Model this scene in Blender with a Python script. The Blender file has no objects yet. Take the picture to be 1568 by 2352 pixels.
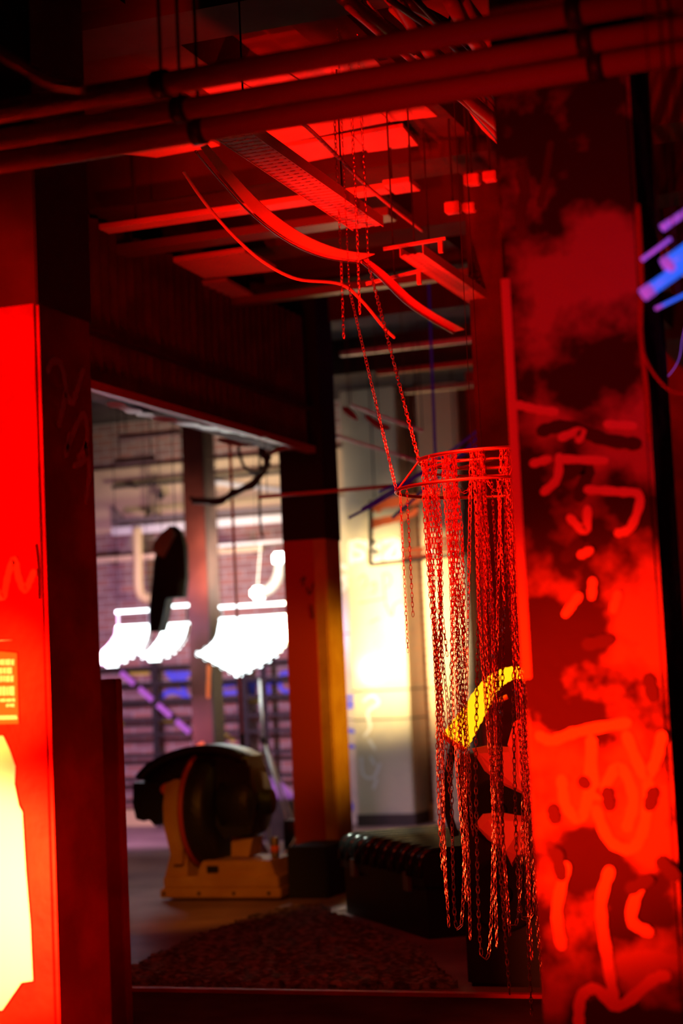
import bpy, bmesh, math, random
from mathutils import Vector, Matrix
random.seed(7)
W, H, F = 1568, 2352, 4140.0
S = bpy.context.scene
C = S.collection
# ---------------------------------------------------------------- camera
CAM = Vector((0, 0, 1.5))
yaw, pitch, roll = math.radians(20.0), math.radians(5.4), math.radians(2.6)
fw = Vector((-math.sin(yaw)*math.cos(pitch), math.cos(yaw)*math.cos(pitch), math.sin(pitch)))
r0 = fw.cross(Vector((0, 0, 1))).normalized()
u0 = r0.cross(fw)
RT = r0*math.cos(roll) - u0*math.sin(roll)
UP = u0*math.cos(roll) + r0*math.sin(roll)
cd = bpy.data.cameras.new('camera'); cam = bpy.data.objects.new('camera', cd); C.objects.link(cam)
m = Matrix.Identity(4)
for i in range(3):
    m[i][0] = RT[i]; m[i][1] = UP[i]; m[i][2] = -fw[i]; m[i][3] = CAM[i]
cam.matrix_world = m
cd.sensor_fit = 'HORIZONTAL'; cd.sensor_width = 24; cd.lens = 24*F/W
cd.clip_start = .05; cd.clip_end = 200
cd.dof.use_dof = True; cd.dof.focus_distance = 7.2; cd.dof.aperture_fstop = 1.6
S.camera = cam
S.view_settings.view_transform = 'Standard'; S.view_settings.look = 'None'
S.view_settings.exposure = 0; S.view_settings.gamma = 1; S.view_settings.use_curve_mapping = False

def ray(px, py): return fw*F + RT*(px-W/2) + UP*(H/2-py)
def atY(px, py, Y):
    d = ray(px, py); return CAM + d*((Y-CAM.y)/d.y)
def atZ(px, py, Z):
    d = ray(px, py); return CAM + d*((Z-CAM.z)/d.z)
def atX(px, py, X):
    d = ray(px, py); return CAM + d*((X-CAM.x)/d.x)
def atD(px, py, D): return CAM + ray(px, py)*(D/F)      # depth D along the view axis

# ---------------------------------------------------------------- world and lights
w = bpy.data.worlds.new('world'); S.world = w; w.use_nodes = True
w.node_tree.nodes['Background'].inputs[0].default_value = (1, .01, .005, 1)
w.node_tree.nodes['Background'].inputs[1].default_value = .009

def light(name, kind, loc, col, e, size=.1, target=None, angle=60, blend=.6):
    l = bpy.data.lights.new(name, kind); l.color = col; l.energy = e
    if kind == 'SPOT':
        l.spot_size = math.radians(angle); l.spot_blend = blend; l.shadow_soft_size = size
    elif kind == 'AREA': l.size = size
    else: l.shadow_soft_size = size
    o = bpy.data.objects.new(name, l); C.objects.link(o); o.location = loc
    if target is not None:
        o.rotation_euler = (Vector(target)-Vector(loc)).to_track_quat('-Z', 'Y').to_euler()
    return o
RED = (1, .003, .0006)
# red stage spots washing the near right pillar
light('pillar_spot', 'SPOT', (-1.9, 2.0, .6), (1, .007, .0), 2100, .08, atY(1340, 1735, 4.8), 24, 1.0)
light('pillar_wash', 'SPOT', (-1.4, .4, .9), RED, 420, .15, atY(1290, 1300, 4.8), 44, .9)
# hot lamp in front of the near left pillar
light('poster_lamp', 'SPOT', (-2.8, 4.2, .95), (1, .08, .018), 650, .05, atY(-20, 2060, 4.8), 78, .6)
light('sign_fill', 'SPOT', (-2.75, 4.0, 1.3), (1, .085, .012), 420, .03, atY(-10, 1590, 4.8), 34, .8)  # narrow spot added to brighten the notice lettering
light('left_wash', 'SPOT', (-3.3, 2.0, .5), (1, .006, .0006), 1300, .1, atY(40, 1350, 4.8), 38, .6)
light('side_wash', 'SPOT', (-1.0, 4.2, .3), RED, 30, .1, atX(200, 2150, -2.6), 40, .9)
# red uplights on ceiling
light('ceiling_spot', 'SPOT', (-1.8, 4.2, .3), RED, 1700, .12, atD(830, 490, 9.0), 30, 1.0)
light('panel_spot', 'SPOT', (-3.3, 6.0, .3), RED, 1250, .12, atZ(860, 275, 4.3), 34, 1.0)
light('ceiling_wash', 'SPOT', (-3.5, 6.6, .4), RED, 130, .3, atZ(560, 480, 4.5), 100, .9)
light('chandelier_spot', 'SPOT', (-2.7, 5.5, 3.4), (1, .006, .0015), 900, .06, atD(1080, 1130, 7.1), 30, .9)
light('mid_red', 'SPOT', (-1.2, 7.0, 1.0), RED, 35, .2, atD(1120, 1450, 11.5), 60, .9)
light('column_red', 'SPOT', (-3.6, 7.5, 2.4), (1, .05, .01), 110, .2, atY(660, 1450, 14), 34, .9)
# unseen spots for the far hall, plus fills added for trunk, floor and sign
light('hall_white', 'SPOT', (-6.6, 15.6, 2.4), (1, .80, .58), 480, .3, atY(430, 1130, 18.5), 75, .8)
light('hall_warm', 'SPOT', (-6.0, 14.6, 2.0), (1, .72, .32), 2700, .1, atY(868, 1440, 17.9), 44, 1.0)
light('column_yellow', 'SPOT', (-2.2, 12.0, 1.7), (1, .45, .012), 330, .15, atY(770, 1600, 12.6), 36, .9)
light('machine_orange', 'SPOT', (-4.6, 9.0, 1.7), (1, .3, .02), 85, .1, atY(430, 2075, 11.5), 42, .9)
light('violet_wash', 'SPOT', (-8.3, 14.2, 2.2), (.95, .5, .9), 560, .2, atY(430, 1730, 18.5), 95, .9)
light('trunk_glint', 'SPOT', (-3.7, 10.3, 3.4), (.85, 1, .8), 480, .12, atZ(890, 1915, .5), 13, .5)
light('floor_red', 'SPOT', (-2.4, 5.6, 3.6), (1, .07, .035), 60, .4, atZ(700, 2260, 0), 75, .9)
light('sign_spot', 'SPOT', (-4.4, 13.4, 2.7), (1, .7, .5), 260, .1, atY(950, 1210, 16.6), 17, .9)
light('blue_spot', 'SPOT', (-3.0, 13.0, 1.5), (.1, .14, 1), 10, .1, atD(1030, 1000, 14), 50, .9)

# ---------------------------------------------------------------- materials
def mat(name, col, rough=.6, metal=0, emit=None, es=0, noise=None, bump=0, bscale=30, trans=0, sheen=0):
    m = bpy.data.materials.new(name); m.use_nodes = True
    nt = m.node_tree; b = nt.nodes['Principled BSDF']
    b.inputs['Base Color'].default_value = (*col, 1); b.inputs['Roughness'].default_value = rough
    b.inputs['Metallic'].default_value = metal
    if trans: b.inputs['Transmission Weight'].default_value = trans
    if emit:
        b.inputs['Emission Color'].default_value = (*emit, 1); b.inputs['Emission Strength'].default_value = es
    tc = nt.nodes.new('ShaderNodeTexCoord')
    if noise:
        c2, sc, lo, hi = noise
        n = nt.nodes.new('ShaderNodeTexNoise'); n.inputs['Scale'].default_value = sc
        n.inputs['Detail'].default_value = 5
        nt.links.new(tc.outputs['Object'], n.inputs['Vector'])
        r = nt.nodes.new('ShaderNodeValToRGB'); r.color_ramp.elements[0].position = lo; r.color_ramp.elements[1].position = hi
        r.color_ramp.elements[0].color = (*col, 1); r.color_ramp.elements[1].color = (*c2, 1)
        nt.links.new(n.outputs[0], r.inputs[0]); nt.links.new(r.outputs[0], b.inputs['Base Color'])
    if bump:
        n2 = nt.nodes.new('ShaderNodeTexNoise'); n2.inputs['Scale'].default_value = bscale
        n2.inputs['Detail'].default_value = 6
        nt.links.new(tc.outputs['Object'], n2.inputs['Vector'])
        bp = nt.nodes.new('ShaderNodeBump'); bp.inputs['Strength'].default_value = bump; bp.inputs['Distance'].default_value = .02
        nt.links.new(n2.outputs[0], bp.inputs['Height']); nt.links.new(bp.outputs[0], b.inputs['Normal'])
    return m
def brick_mat():
    m = mat('painted_brick', (.3, .16, .13), .8); nt = m.node_tree; b = nt.nodes['Principled BSDF']
    tc = nt.nodes['Texture Coordinate']
    mp = nt.nodes.new('ShaderNodeMapping'); mp.inputs['Rotation'].default_value = (math.radians(90), 0, 0)
    nt.links.new(tc.outputs['Object'], mp.inputs[0])
    t = nt.nodes.new('ShaderNodeTexBrick'); t.inputs['Scale'].default_value = 1
    t.inputs['Brick Width'].default_value = .24; t.inputs['Row Height'].default_value = .085
    t.inputs['Mortar Size'].default_value = .008
    t.inputs['Color1'].default_value = (.42, .2, .16, 1); t.inputs['Color2'].default_value = (.26, .15, .15, 1)
    t.inputs['Mortar'].default_value = (.42, .38, .36, 1)
    nt.links.new(mp.outputs[0], t.inputs['Vector']); nt.links.new(t.outputs[0], b.inputs['Base Color'])
    bp = nt.nodes.new('ShaderNodeBump'); bp.inputs['Strength'].default_value = .5; bp.inputs['Distance'].default_value = .01; bp.invert = True
    nt.links.new(t.outputs['Fac'], bp.inputs['Height']); nt.links.new(bp.outputs[0], b.inputs['Normal'])
    return m
M = dict(
    pillar=mat('scrawled_plaster', (.05, .035, .035), .75, noise=((.55, .42, .4), 4.5, .46, .60), bump=.4, bscale=14),
    lpillar=mat('red_paint', (.42, .009, .004), .6, noise=((.7, .022, .008), 4, .4, .65), bump=.2),
    column=mat('worn_concrete', (.30, .24, .20), .75, noise=((.48, .38, .30), 3, .4, .7), bump=.3, bscale=12),
    darkpaint=mat('dark_brown_paint', (.05, .03, .03), .6, noise=((.09, .05, .045), 5, .4, .7)),
    ochre=mat('ochre_paint', (.5, .26, .07), .55, noise=((.65, .4, .14), 4, .4, .7), bump=.2),
    tile=mat('cream_tile', (.74, .66, .50), .22, noise=((.5, .46, .42), 2.3, .5, .75), bump=.08, bscale=8),
    tilegap=mat('tile_joint', (.10, .08, .06), .8),
    brick=brick_mat(),
    concrete=mat('ceiling_concrete', (.05, .042, .04), .85, noise=((.10, .085, .08), 1.6, .4, .65), bump=.4, bscale=6),
    floor=mat('floor_concrete', (.26, .16, .17), .5, noise=((.44, .29, .30), 1.7, .38, .68), bump=.25, bscale=9),
    rug=mat('matted_pile', (.10, .08, .08), .9, noise=((.42, .34, .34), 22, .42, .68), bump=.7, bscale=45),
    steel=mat('dull_steel', (.32, .27, .26), .42, .6, bump=.1),
    dsteel=mat('dark_steel', (.06, .05, .05), .5, .5),
    galv=mat('galvanised', (.62, .60, .58), .45, .5, noise=((.8, .78, .76), 9, .4, .6)),
    chrome=mat('chain_steel', (.72, .32, .28), .34, 1),
    panel=mat('pale_panel', (.62, .5, .46), .7, noise=((.75, .66, .6), 2, .4, .6)),
    black=mat('black_plastic', (.018, .018, .016), .25),
    blackm=mat('black_cast_iron', (.022, .018, .02), .45, .2, bump=.3),
    cloth=mat('black_cloth', (.014, .012, .013), .9),
    slim=mat('oxblood_paint', (.10, .014, .01), .6, noise=((.17, .03, .02), 3, .4, .7)),
    iron=mat('black_bar_iron', (.02, .014, .012), .7),
    offw=mat('dull_white_paint', (.34, .35, .36), .5),
    rib=mat('glossy_black_plastic', (.02, .02, .018), .16),
    duct=mat('duct_sheet', (.09, .04, .035), .7, noise=((.16, .07, .06), 5, .4, .7)),
    cream=mat('cream_wall', (.78, .60, .40), .75, noise=((.68, .5, .33), 1.5, .4, .7)),
    white=mat('white_enamel', (.85, .87, .88), .4),
    creamp=mat('cream_pipe_paint', (.82, .66, .34), .4),
    redp=mat('red_pipe_paint', (.5, .05, .03), .45),
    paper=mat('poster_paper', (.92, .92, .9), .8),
    ink=mat('poster_ink', (.5, .12, .03), .8),
    orange=mat('orange_paint', (.95, .17, .03), .6, emit=(1, .1, .01), es=0),
    whitep=mat('white_spray', (.95, .95, .95), .6),
    bluep=mat('blue_spray', (.10, .12, .95), .6),
    yelp=mat('yellow_spray', (.85, .75, .1), .6),
    inkp=mat('grey_marker', (.42, .30, .2), .7),
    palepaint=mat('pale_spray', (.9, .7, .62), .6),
    darkspray=mat('dark_spray', (.05, .03, .03), .7),
    redcloth=mat('red_cloth', (.6, .08, .07), .75),
    violet=mat('violet_cloth', (.55, .22, .75), .7),
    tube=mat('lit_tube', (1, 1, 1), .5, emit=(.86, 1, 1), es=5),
    wglow=mat('white_glow', (1, 1, 1), .5, emit=(1, .98, .9), es=12),
    yglow=mat('glowing_yellow_hose', (.9, .5, .05), .5, emit=(1, .36, .004), es=2.2),  # emission stands in for strong light falling on the hose
    bled=mat('blue_led', (.1, .3, 1), .4, emit=(.0, .13, 1), es=.95),
    bledp=mat('violet_led', (.5, .2, 1), .4, emit=(.35, .09, .8), es=.6),
    bdim=mat('blue_haze', (.05, .06, .9), .5, emit=(.02, .02, .5), es=.035),
    rled=mat('red_led', (1, .1, .05), .4, emit=(1, .04, .01), es=9),
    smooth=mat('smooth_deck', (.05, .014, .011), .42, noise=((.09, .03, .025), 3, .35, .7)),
)
for k_ in ('smooth', 'floor', 'rug', 'lpillar', 'pillar'): M[k_].node_tree.nodes['Principled BSDF'].inputs['Specular IOR Level'].default_value = .0 if k_ == 'smooth' else .12
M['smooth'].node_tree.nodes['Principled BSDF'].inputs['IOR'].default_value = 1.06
M['rib'].node_tree.nodes['Principled BSDF'].inputs['Specular IOR Level'].default_value = 1
M['black'].node_tree.nodes['Principled BSDF'].inputs['Roughness'].default_value = .5
def acrylic():
    m = mat('clear_acrylic', (.9, .9, .95), .05, trans=1); m.node_tree.nodes['Principled BSDF'].inputs['IOR'].default_value = 1.02
    return m
M['acrylic'] = acrylic()

# ---------------------------------------------------------------- mesh builder
class MB:
    def __init__(s): s.bm = bmesh.new()
    def poly(s, pts, faces):
        v = [s.bm.verts.new(p) for p in pts]
        for f in faces: s.bm.faces.new([v[i] for i in f])
        return s
    def hexa(s, a, b):       # a: 4 bottom pts, b: 4 top pts
        return s.poly(list(a)+list(b), [(3,2,1,0), (4,5,6,7), (0,1,5,4), (1,2,6,5), (2,3,7,6), (3,0,4,7)])
    def box(s, x0, x1, y0, y1, z0, z1, bev=0):
        t = bmesh.new(); v = [t.verts.new((x, y, z)) for z in (z0, z1) for x, y in ((x0,y0),(x1,y0),(x1,y1),(x0,y1))]
        for f in [(3,2,1,0), (4,5,6,7), (0,1,5,4), (1,2,6,5), (2,3,7,6), (3,0,4,7)]: t.faces.new([v[i] for i in f])
        if bev: bmesh.ops.bevel(t, geom=t.edges[:], offset=bev, segments=2, affect='EDGES')
        return s.merge(t)
    def merge(s, t):
        me = bpy.data.meshes.new('tmp'); t.to_mesh(me); t.free(); s.bm.from_mesh(me); bpy.data.meshes.remove(me); return s
    def bar(s, a, b, wd, ht, up=Vector((0, 0, 1))):
        a, b = Vector(a), Vector(b); d = (b-a).normalized(); r = d.cross(up)
        if r.length < 1e-4: r = Vector((1, 0, 0))
        r.normalize(); u = r.cross(d)
        q = [(-1,-1),(1,-1),(1,1),(-1,1)]
        A = [a + r*(x*wd/2) + u*(y*ht/2) for x, y in q]; B = [b + r*(x*wd/2) + u*(y*ht/2) for x, y in q]
        return s.hexa(A, B)
    def tube(s, pts, rad, seg=12, closed=False, cap=True):
        pts = [Vector(p) for p in pts]; n = len(pts)
        rs = rad if isinstance(rad, (list, tuple)) else [rad]*n
        rings = []; ref = None
        for i, p in enumerate(pts):
            if closed: d = pts[(i+1) % n]-pts[i-1]
            else: d = pts[min(i+1, n-1)]-pts[max(i-1, 0)]
            d.normalize()
            if ref is None:
                ref = d.cross(Vector((0, 0, 1)));
                if ref.length < .05: ref = d.cross(Vector((1, 0, 0)))
            ref = (ref - d*ref.dot(d)).normalized(); bi = d.cross(ref)
            rings.append([s.bm.verts.new(p + (ref*math.cos(t) + bi*math.sin(t))*rs[i]) for t in [2*math.pi*k/seg for k in range(seg)]])
        m_ = n if closed else n-1
        for i in range(m_):
            a, b = rings[i], rings[(i+1) % n]
            for k in range(seg): s.bm.faces.new((a[k], a[(k+1) % seg], b[(k+1) % seg], b[k]))
        if cap and not closed: s.bm.faces.new(rings[0][::-1]); s.bm.faces.new(rings[-1])
        return s
    def ribbon(s, pts, wvec, wd, th):     # strip of width wd along wvec, thickness th
        pts = [Vector(p) for p in pts]; wv = Vector(wvec).normalized(); L = []
        for i, p in enumerate(pts):
            d = (pts[min(i+1, len(pts)-1)]-pts[max(i-1, 0)]).normalized(); n = d.cross(wv).normalized()
            wi = wd[i] if isinstance(wd, (list, tuple)) else wd
            L.append([s.bm.verts.new(p + wv*(a*wi/2) + n*(b*th/2)) for a, b in ((-1,-1),(1,-1),(1,1),(-1,1))])
        for a, b in zip(L, L[1:]):
            for k in range(4): s.bm.faces.new((a[k], a[(k+1)%4], b[(k+1)%4], b[k]))
        s.bm.faces.new(L[0][::-1]); s.bm.faces.new(L[-1]); return s
    def prism(s, outline, vec):
        n = len(outline); vec = Vector(vec)
        v = [s.bm.verts.new(p) for p in outline]; w_ = [s.bm.verts.new(Vector(p)+vec) for p in outline]
        s.bm.faces.new(v[::-1]); s.bm.faces.new(w_)
        for i in range(n): s.bm.faces.new((v[i], v[(i+1)%n], w_[(i+1)%n], w_[i]))
        return s
    def lathe(s, prof, c, axis='Z', seg=32):
        c = Vector(c); rings = []
        for r, h in prof:
            ring = []
            for k in range(seg):
                t = 2*math.pi*k/seg; a, b = r*math.cos(t), r*math.sin(t)
                ring.append(s.bm.verts.new(c + {'Z': Vector((a, b, h)), 'Y': Vector((a, h, b)), 'X': Vector((h, a, b))}[axis]))
            rings.append(ring)
        for a, b in zip(rings, rings[1:]):
            for k in range(seg): s.bm.faces.new((a[k], a[(k+1)%seg], b[(k+1)%seg], b[k]))
        s.bm.faces.new(rings[0][::-1]); s.bm.faces.new(rings[-1]); return s
    def build(s, name, m_, parent=None, smooth=False, label=None):
        bmesh.ops.recalc_face_normals(s.bm, faces=s.bm.faces[:])
        me = bpy.data.meshes.new(name); s.bm.to_mesh(me); s.bm.free(); me.materials.append(M[m_] if isinstance(m_, str) else m_)
        if smooth:
            for p in me.polygons: p.use_smooth = True
        o = bpy.data.objects.new(name, me); C.objects.link(o)
        if parent:
            o.parent = parent; o.matrix_parent_inverse = Matrix.Translation(parent.location).inverted()
        if label: o['label'] = label
        return o
def tag(o, label, cat, group=None, kind=None):
    o['label'] = label; o['category'] = cat
    if group: o['group'] = group
    if kind: o['kind'] = kind
    return o
def thing(name, loc, label, cat, group=None, kind=None):
    o = bpy.data.objects.new(name, None); C.objects.link(o); o.location = Vector(loc); o.empty_display_size = .1
    return tag(o, label, cat, group, kind)
def struct(o, label=None):
    o['kind'] = 'structure'
    if label: o['label'] = label
    return o
def smoothpts(P, n=6):      # Catmull-Rom
    P = [Vector(p) for p in P]; out = []
    for i in range(len(P)-1):
        a, b, c, d = P[max(i-1,0)], P[i], P[i+1], P[min(i+2,len(P)-1)]
        for k in range(n):
            t = k/n; out.append(.5*((2*b)+(c-a)*t+(2*a-5*b+4*c-d)*t*t+(3*b-a-3*c+d)*t**3))
    out.append(P[-1]); return out
def brush(pts, wd, th, nv):     # one continuous flat paint stroke with rounded ends, lying across nv
    n = len(pts); b = MB(); L = []
    d0 = (pts[1]-pts[0]).normalized(); d1 = (pts[-1]-pts[-2]).normalized()
    P = [pts[0]-d0*wd*.45, pts[0]-d0*wd*.25]+list(pts)+[pts[-1]+d1*wd*.25, pts[-1]+d1*wd*.45]
    Wd = [wd*.35, wd*.8]+[wd*(1+.12*math.sin(i*2.3)) for i in range(n)]+[wd*.8, wd*.35]
    for i, p in enumerate(P):
        d = (P[min(i+1, len(P)-1)]-P[max(i-1, 0)]).normalized(); s_ = d.cross(nv).normalized()
        L.append([b.bm.verts.new(p + s_*(x*Wd[i]/2) + nv*(y*th/2)) for x, y in ((-1,-1),(1,-1),(1,1),(-1,1))])
    for A, B in zip(L, L[1:]):
        for k in range(4): b.bm.faces.new((A[k], A[(k+1)%4], B[(k+1)%4], B[k]))
    b.bm.faces.new(L[0][::-1]); b.bm.faces.new(L[-1]); return b
def strokes(name, m_, parent, Y, lines, wd, th=.004, label=None):   # spray strokes on a face turned to -Y
    k = 0
    for i, L in enumerate(lines):
        pts = smoothpts([atY(x, y, Y) for x, y in L], 5)
        for p in pts: p.y = Y-th/2-i*.0006
        o = brush(pts, wd, th, Vector((0, 1, 0))).build(name, m_, parent, label=label)
    return o

CZ = 4.6
# ================================================================ SETTING
struct(MB().box(-14, 2.5, -2, 19, -.15, 0).build('floor', 'floor'), 'worn concrete floor of the hall')
struct(MB().box(-14, 2.5, -2, 19, CZ, CZ+.2).build('ceiling', 'concrete'), 'dark concrete ceiling slab')
struct(MB().box(-14, 2.5, 18.5, 18.7, 0, CZ).build('wall_back', 'brick'), 'brick back wall behind the window grille')
struct(MB().box(-14.2, -14, -2, 18.7, 0, CZ).build('wall_left', 'darkpaint'), 'dark side wall')
struct(MB().box(2.5, 2.7, -2, 18.7, 0, CZ).build('wall_right', 'darkpaint'), 'dark side wall')
struct(MB().box(-14.2, 2.7, -2.2, -2, 0, CZ).build('wall_front', 'darkpaint'), 'wall behind the viewpoint')
# smooth deck in front and its edging strip
ye = atZ(784, 2292, 0).y
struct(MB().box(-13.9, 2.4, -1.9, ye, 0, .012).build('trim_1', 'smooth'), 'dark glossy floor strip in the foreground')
struct(MB().box(-13.9, 2.4, ye, ye+.05, 0, .03).build('trim_2', 'lpillar'), 'thin edging rail on the floor')
# upper cream wall on the back wall, lower skirting
a = atY(262, 1030, 18.4); b = atY(800, 1215, 18.4)
struct(MB().box(-11.5, atY(905, 1100, 18.4).x, 18.38, 18.5, atY(500, 1202, 18.4).z, 4.05).build('trim_3', 'cream'), 'cream plaster band high on the back wall')
struct(MB().box(-13, -5.2, 18.40, 18.5, 0, .18).build('baseboard_back', 'creamp'), 'pale skirting along the brick wall')
# big beams across the ceiling
for i, (px, py) in enumerate([(784, -40), (784, 395), (784, 545), (784, 640), (784, 735), (784, 860)]):
    p = atZ(px, py, 4.28)
    struct(MB().box(-13.9, 2.4, p.y, p.y+.34, 4.28, CZ).build('trim_%d' % (4+i), 'concrete'), 'concrete beam crossing under the ceiling')
for i, (px, py) in enumerate([(300, 60), (1020, 300)]):
    p = atZ(px, py, 4.4)
    struct(MB().box(p.x-.12, p.x+.14, .5, 18.4, 4.36, CZ).build('trim_%d' % (12+i), 'concrete'), 'long concrete rib running down the ceiling')

# ================================================================ NEAR PILLARS
def pillar(name, x0, x1, y0, y1, z1, m_, label, cat='pillar', bev=.012):
    r = thing(name, ((x0+x1)/2, (y0+y1)/2, 0), label, cat)
    return r, MB().box(x0, x1, y0, y1, 0, z1, bev).build('shaft', m_, r)
YP = 4.8
xr0, xr1 = atY(1178, 1100, YP).x, atY(1500, 1100, YP).x
PW = atY(1462, 1100, YP).x-atY(1172, 1100, YP).x
R, sh = pillar('concrete_pillar', xr0, xr1, YP, YP+PW, CZ-.002, 'pillar', 'wide scrawled pillar under red light, nearest on the right side')
strokes('dark_smear', 'duct', R, YP-.001, [[(1195,400),(1205,440),(1195,490),(1200,540)]], .03, label='dark smear near the top left edge')  # dark brown strokes near the top of the shaft
strokes('dark_smear', 'duct', R, YP-.001, [[(1265,330),(1255,400),(1240,470)]], .02)
strokes('graffiti', 'palepaint', R, YP-.001, [
    [(1290,1790),(1300,1850),(1330,1880),(1350,1830),(1358,1700)], [(1358,1700),(1370,1830),(1420,1760),(1455,1830),(1440,1900)],
    [(1370,1860),(1400,1930),(1450,1950),(1480,1900),(1490,1800)], [(1440,1690),(1480,1780),(1505,1750),(1520,1690)],
    [(1400,2000),(1380,2080),(1395,2200),(1410,2290)], [(1330,2350),(1335,2290),(1370,2270),(1420,2310),(1500,2250),(1530,2240)],
    [(1240,1690),(1270,1700),(1330,1680),(1440,1660)], [(1300,1990),(1280,2090),(1290,2170)], [(1470,2030),(1450,2110),(1490,2140)]], .030, label='pale looping spray scrawl')
strokes('graffiti', 'palepaint', R, YP-.001, [
    [(1190,930),(1230,940),(1275,946)], [(1395,975),(1455,978)], [(1290,1005),(1335,990),(1330,1010)],
    [(1225,1065),(1260,1055)], [(1285,1050),(1280,1100),(1250,1130)], [(1290,1055),(1390,1058)],
    [(1350,1125),(1420,1130),(1470,1140),(1450,1210),(1420,1225)], [(1310,1190),(1345,1220),(1350,1170)],
    [(1335,1275),(1355,1265)], [(1330,1370),(1300,1410)], [(1420,1365),(1410,1400)], [(1362,1335),(1360,1370)]], .024, label='pale daubs and dashes')
strokes('graffiti', 'darkspray', R, YP-.001, [
    [(1245,990),(1300,980),(1390,1010),(1460,1020)], [(1300,1090),(1350,1075),(1330,1140)], [(1300,1280),(1330,1250)], [(1350,1480),(1400,1470)],
    [(1490,1560),(1500,1600)], [(1500,1820),(1492,1850)], [(1395,1820),(1400,1850)], [(1340,1795),(1345,1800)], [(1270,1860),(1275,1880)], [(1280,1960),(1290,2010)], [(1450,2040),(1490,2020)], [(1520,1980),(1550,2010)]], .035, label='dark spray blots')
MB().box(xr0-.004, xr0+.022, YP-.006, YP+.02, atY(1200, 1560, YP).z, atY(1160, 640, YP).z, .003).build('lit_edge', 'palepaint', R, label='pale strip painted for the brighter-lit corner edge')  # pale colour stands in for brighter light along the left edge
# rounded plaster bead running up the right corner
MB().tube(smoothpts([atY(x, y, YP-.0) + Vector((0, -.006, 0)) for x, y in ((1466,470),(1474,640),(1472,760),(1486,900),(1492,1000))], 6), .008, 8).build('cable', 'redp', R, True)

xl1 = atY(99, 1200, YP).x
L_, sh = pillar('concrete_pillar', xl1-PW, xl1, YP, YP+PW, CZ-.002, 'lpillar', 'red pillar with bright posters on its front, nearest on the left')
shade_top = MB().box(xl1-PW-.004, xl1+.004, YP-.004, YP+PW+.004, atY(40, 705, YP).z, CZ-.004, .004).build('upper_shade_or_coat', 'darkpaint', L_)  # dark colour here stands in for shade above the brightly lit part
strokes('graffiti', 'palepaint', L_, YP-.002, [[(-10,1350),(8,1372),(20,1320),(34,1285),(45,1330),(58,1355),(70,1335),(78,1315)]], .022, label='orange zigzag scrawl')
strokes('graffiti', 'darkspray', L_, YP-.002, [[(84,1252),(89,1300),(91,1375)]], .006)
# scrawl on the shaded side face (faces +X)
for Ln in ([(110,850),(120,828),(140,838),(148,870),(150,905),(135,975)], [(150,905),(165,925),(175,900),(190,850)], [(160,1000),(150,1045),(165,1000),(192,950),(200,1010),(180,1050)],
           [(195,1020),(205,1080),(198,1150)], [(170,1070),(190,1060),(200,1030)]):
    pts = smoothpts([atX(x, y, xl1) for x, y in Ln], 5)
    brush(pts, .022, .003, Vector((1, 0, 0))).build('graffiti', 'palepaint', L_, label='looping scrawl on the side face')

# posters on the left pillar's front
def plate(name, m_, Y, pts, th, parent=None, label=None):
    o = [Vector((p.x, Y, p.z)) for p in [atY(x, y, Y) for x, y in pts]]
    return MB().prism(o, (0, -th, 0)).build(name, m_, parent, label=label)
def clampx(px, py, Y): return atY(px, py, Y)
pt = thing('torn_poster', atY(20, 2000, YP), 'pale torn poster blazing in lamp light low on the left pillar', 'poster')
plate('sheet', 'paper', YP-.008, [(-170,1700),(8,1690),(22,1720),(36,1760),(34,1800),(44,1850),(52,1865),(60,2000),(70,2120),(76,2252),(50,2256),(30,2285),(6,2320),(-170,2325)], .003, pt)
sg = thing('notice_sign', atY(10, 1600, YP), 'notice with bright lines of small lettering on the left pillar', 'sign')
plate('board', 'ink', YP-.006, [(-170,1480),(40,1500),(44,1662),(-170,1668)], .004, sg)
yy = 1512
for (y0, y1, x1) in ((1514,1528,36), (1533,1548,32), (1551,1566,36), (1576,1598,38), (1604,1612,38), (1616,1624,38)):
    x = -120
    b = MB()
    while x < x1-4:
        wd = random.choice((5, 7, 9, 12)); xe = min(x+wd, x1)
        if not (y0 == 1616 and x < 8):
            q = [atY(px, py, YP-.0105) for px, py in ((x, y0+random.uniform(0,2)), (xe, y0), (xe, y1), (x, y1-random.uniform(0,2)))]
            b.prism([Vector((p.x, YP-.0105, p.z)) for p in q], (0, -.001, 0))
        x = xe+1.6
    b.build('lettering', 'paper', sg, label='bright line of small blurred lettering')
plate('rule', 'paper', YP-.0105, [(-120,1646),(38,1643),(41,1652),(-120,1656)], .001, sg)
plate('rule', 'paper', YP-.0105, [(-120,1474),(30,1470),(-120,1480)], .001, sg)

# leaning plank/board right of the left pillar
p0 = atZ(262, 2600, 0)
Yb = YP+PW+.25
bx0, bx1 = atY(214, 1600, Yb).x, atY(266, 1600, Yb).x
MBb = MB().box(bx0-.15, bx1, Yb, Yb+.05, 0, atY(240, 1560, Yb).z, .004)
o = MBb.build('wooden_board', 'lpillar'); tag(o, 'dark red board standing behind the left pillar', 'board')

# three conduits crossing overhead close to the viewer
for (y0, y1, rad, lb, yp) in ((250, -5, .032, 'topmost', 4.35), (318, 63, .030, 'middle', 4.47), (374, 119, .034, 'lowest', 4.59)):
    a, b_ = atY(0, y0, yp), atY(1568, y1, yp); z = (a.z+b_.z)/2
    r = thing('overhead_pipe', (-1.5, yp, z), 'red-lit pipe crossing in front of both pillars, %s of the three' % lb, 'pipe')
    MB().tube([(-13.9, yp, z), (2.4, yp, z)], rad, 20).build('pipe', 'redp', r, True)
    for xx in (-3.3, -2.05, -.9):
        MB().tube([(xx-.02, yp, z), (xx+.02, yp, z)], rad+.008, 16).build('collar', 'dsteel', r, True)
        MB().tube([(xx, yp, z+rad), (xx, yp, CZ)], .005, 6).build('hanger_rod', 'dsteel', r)

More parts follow.
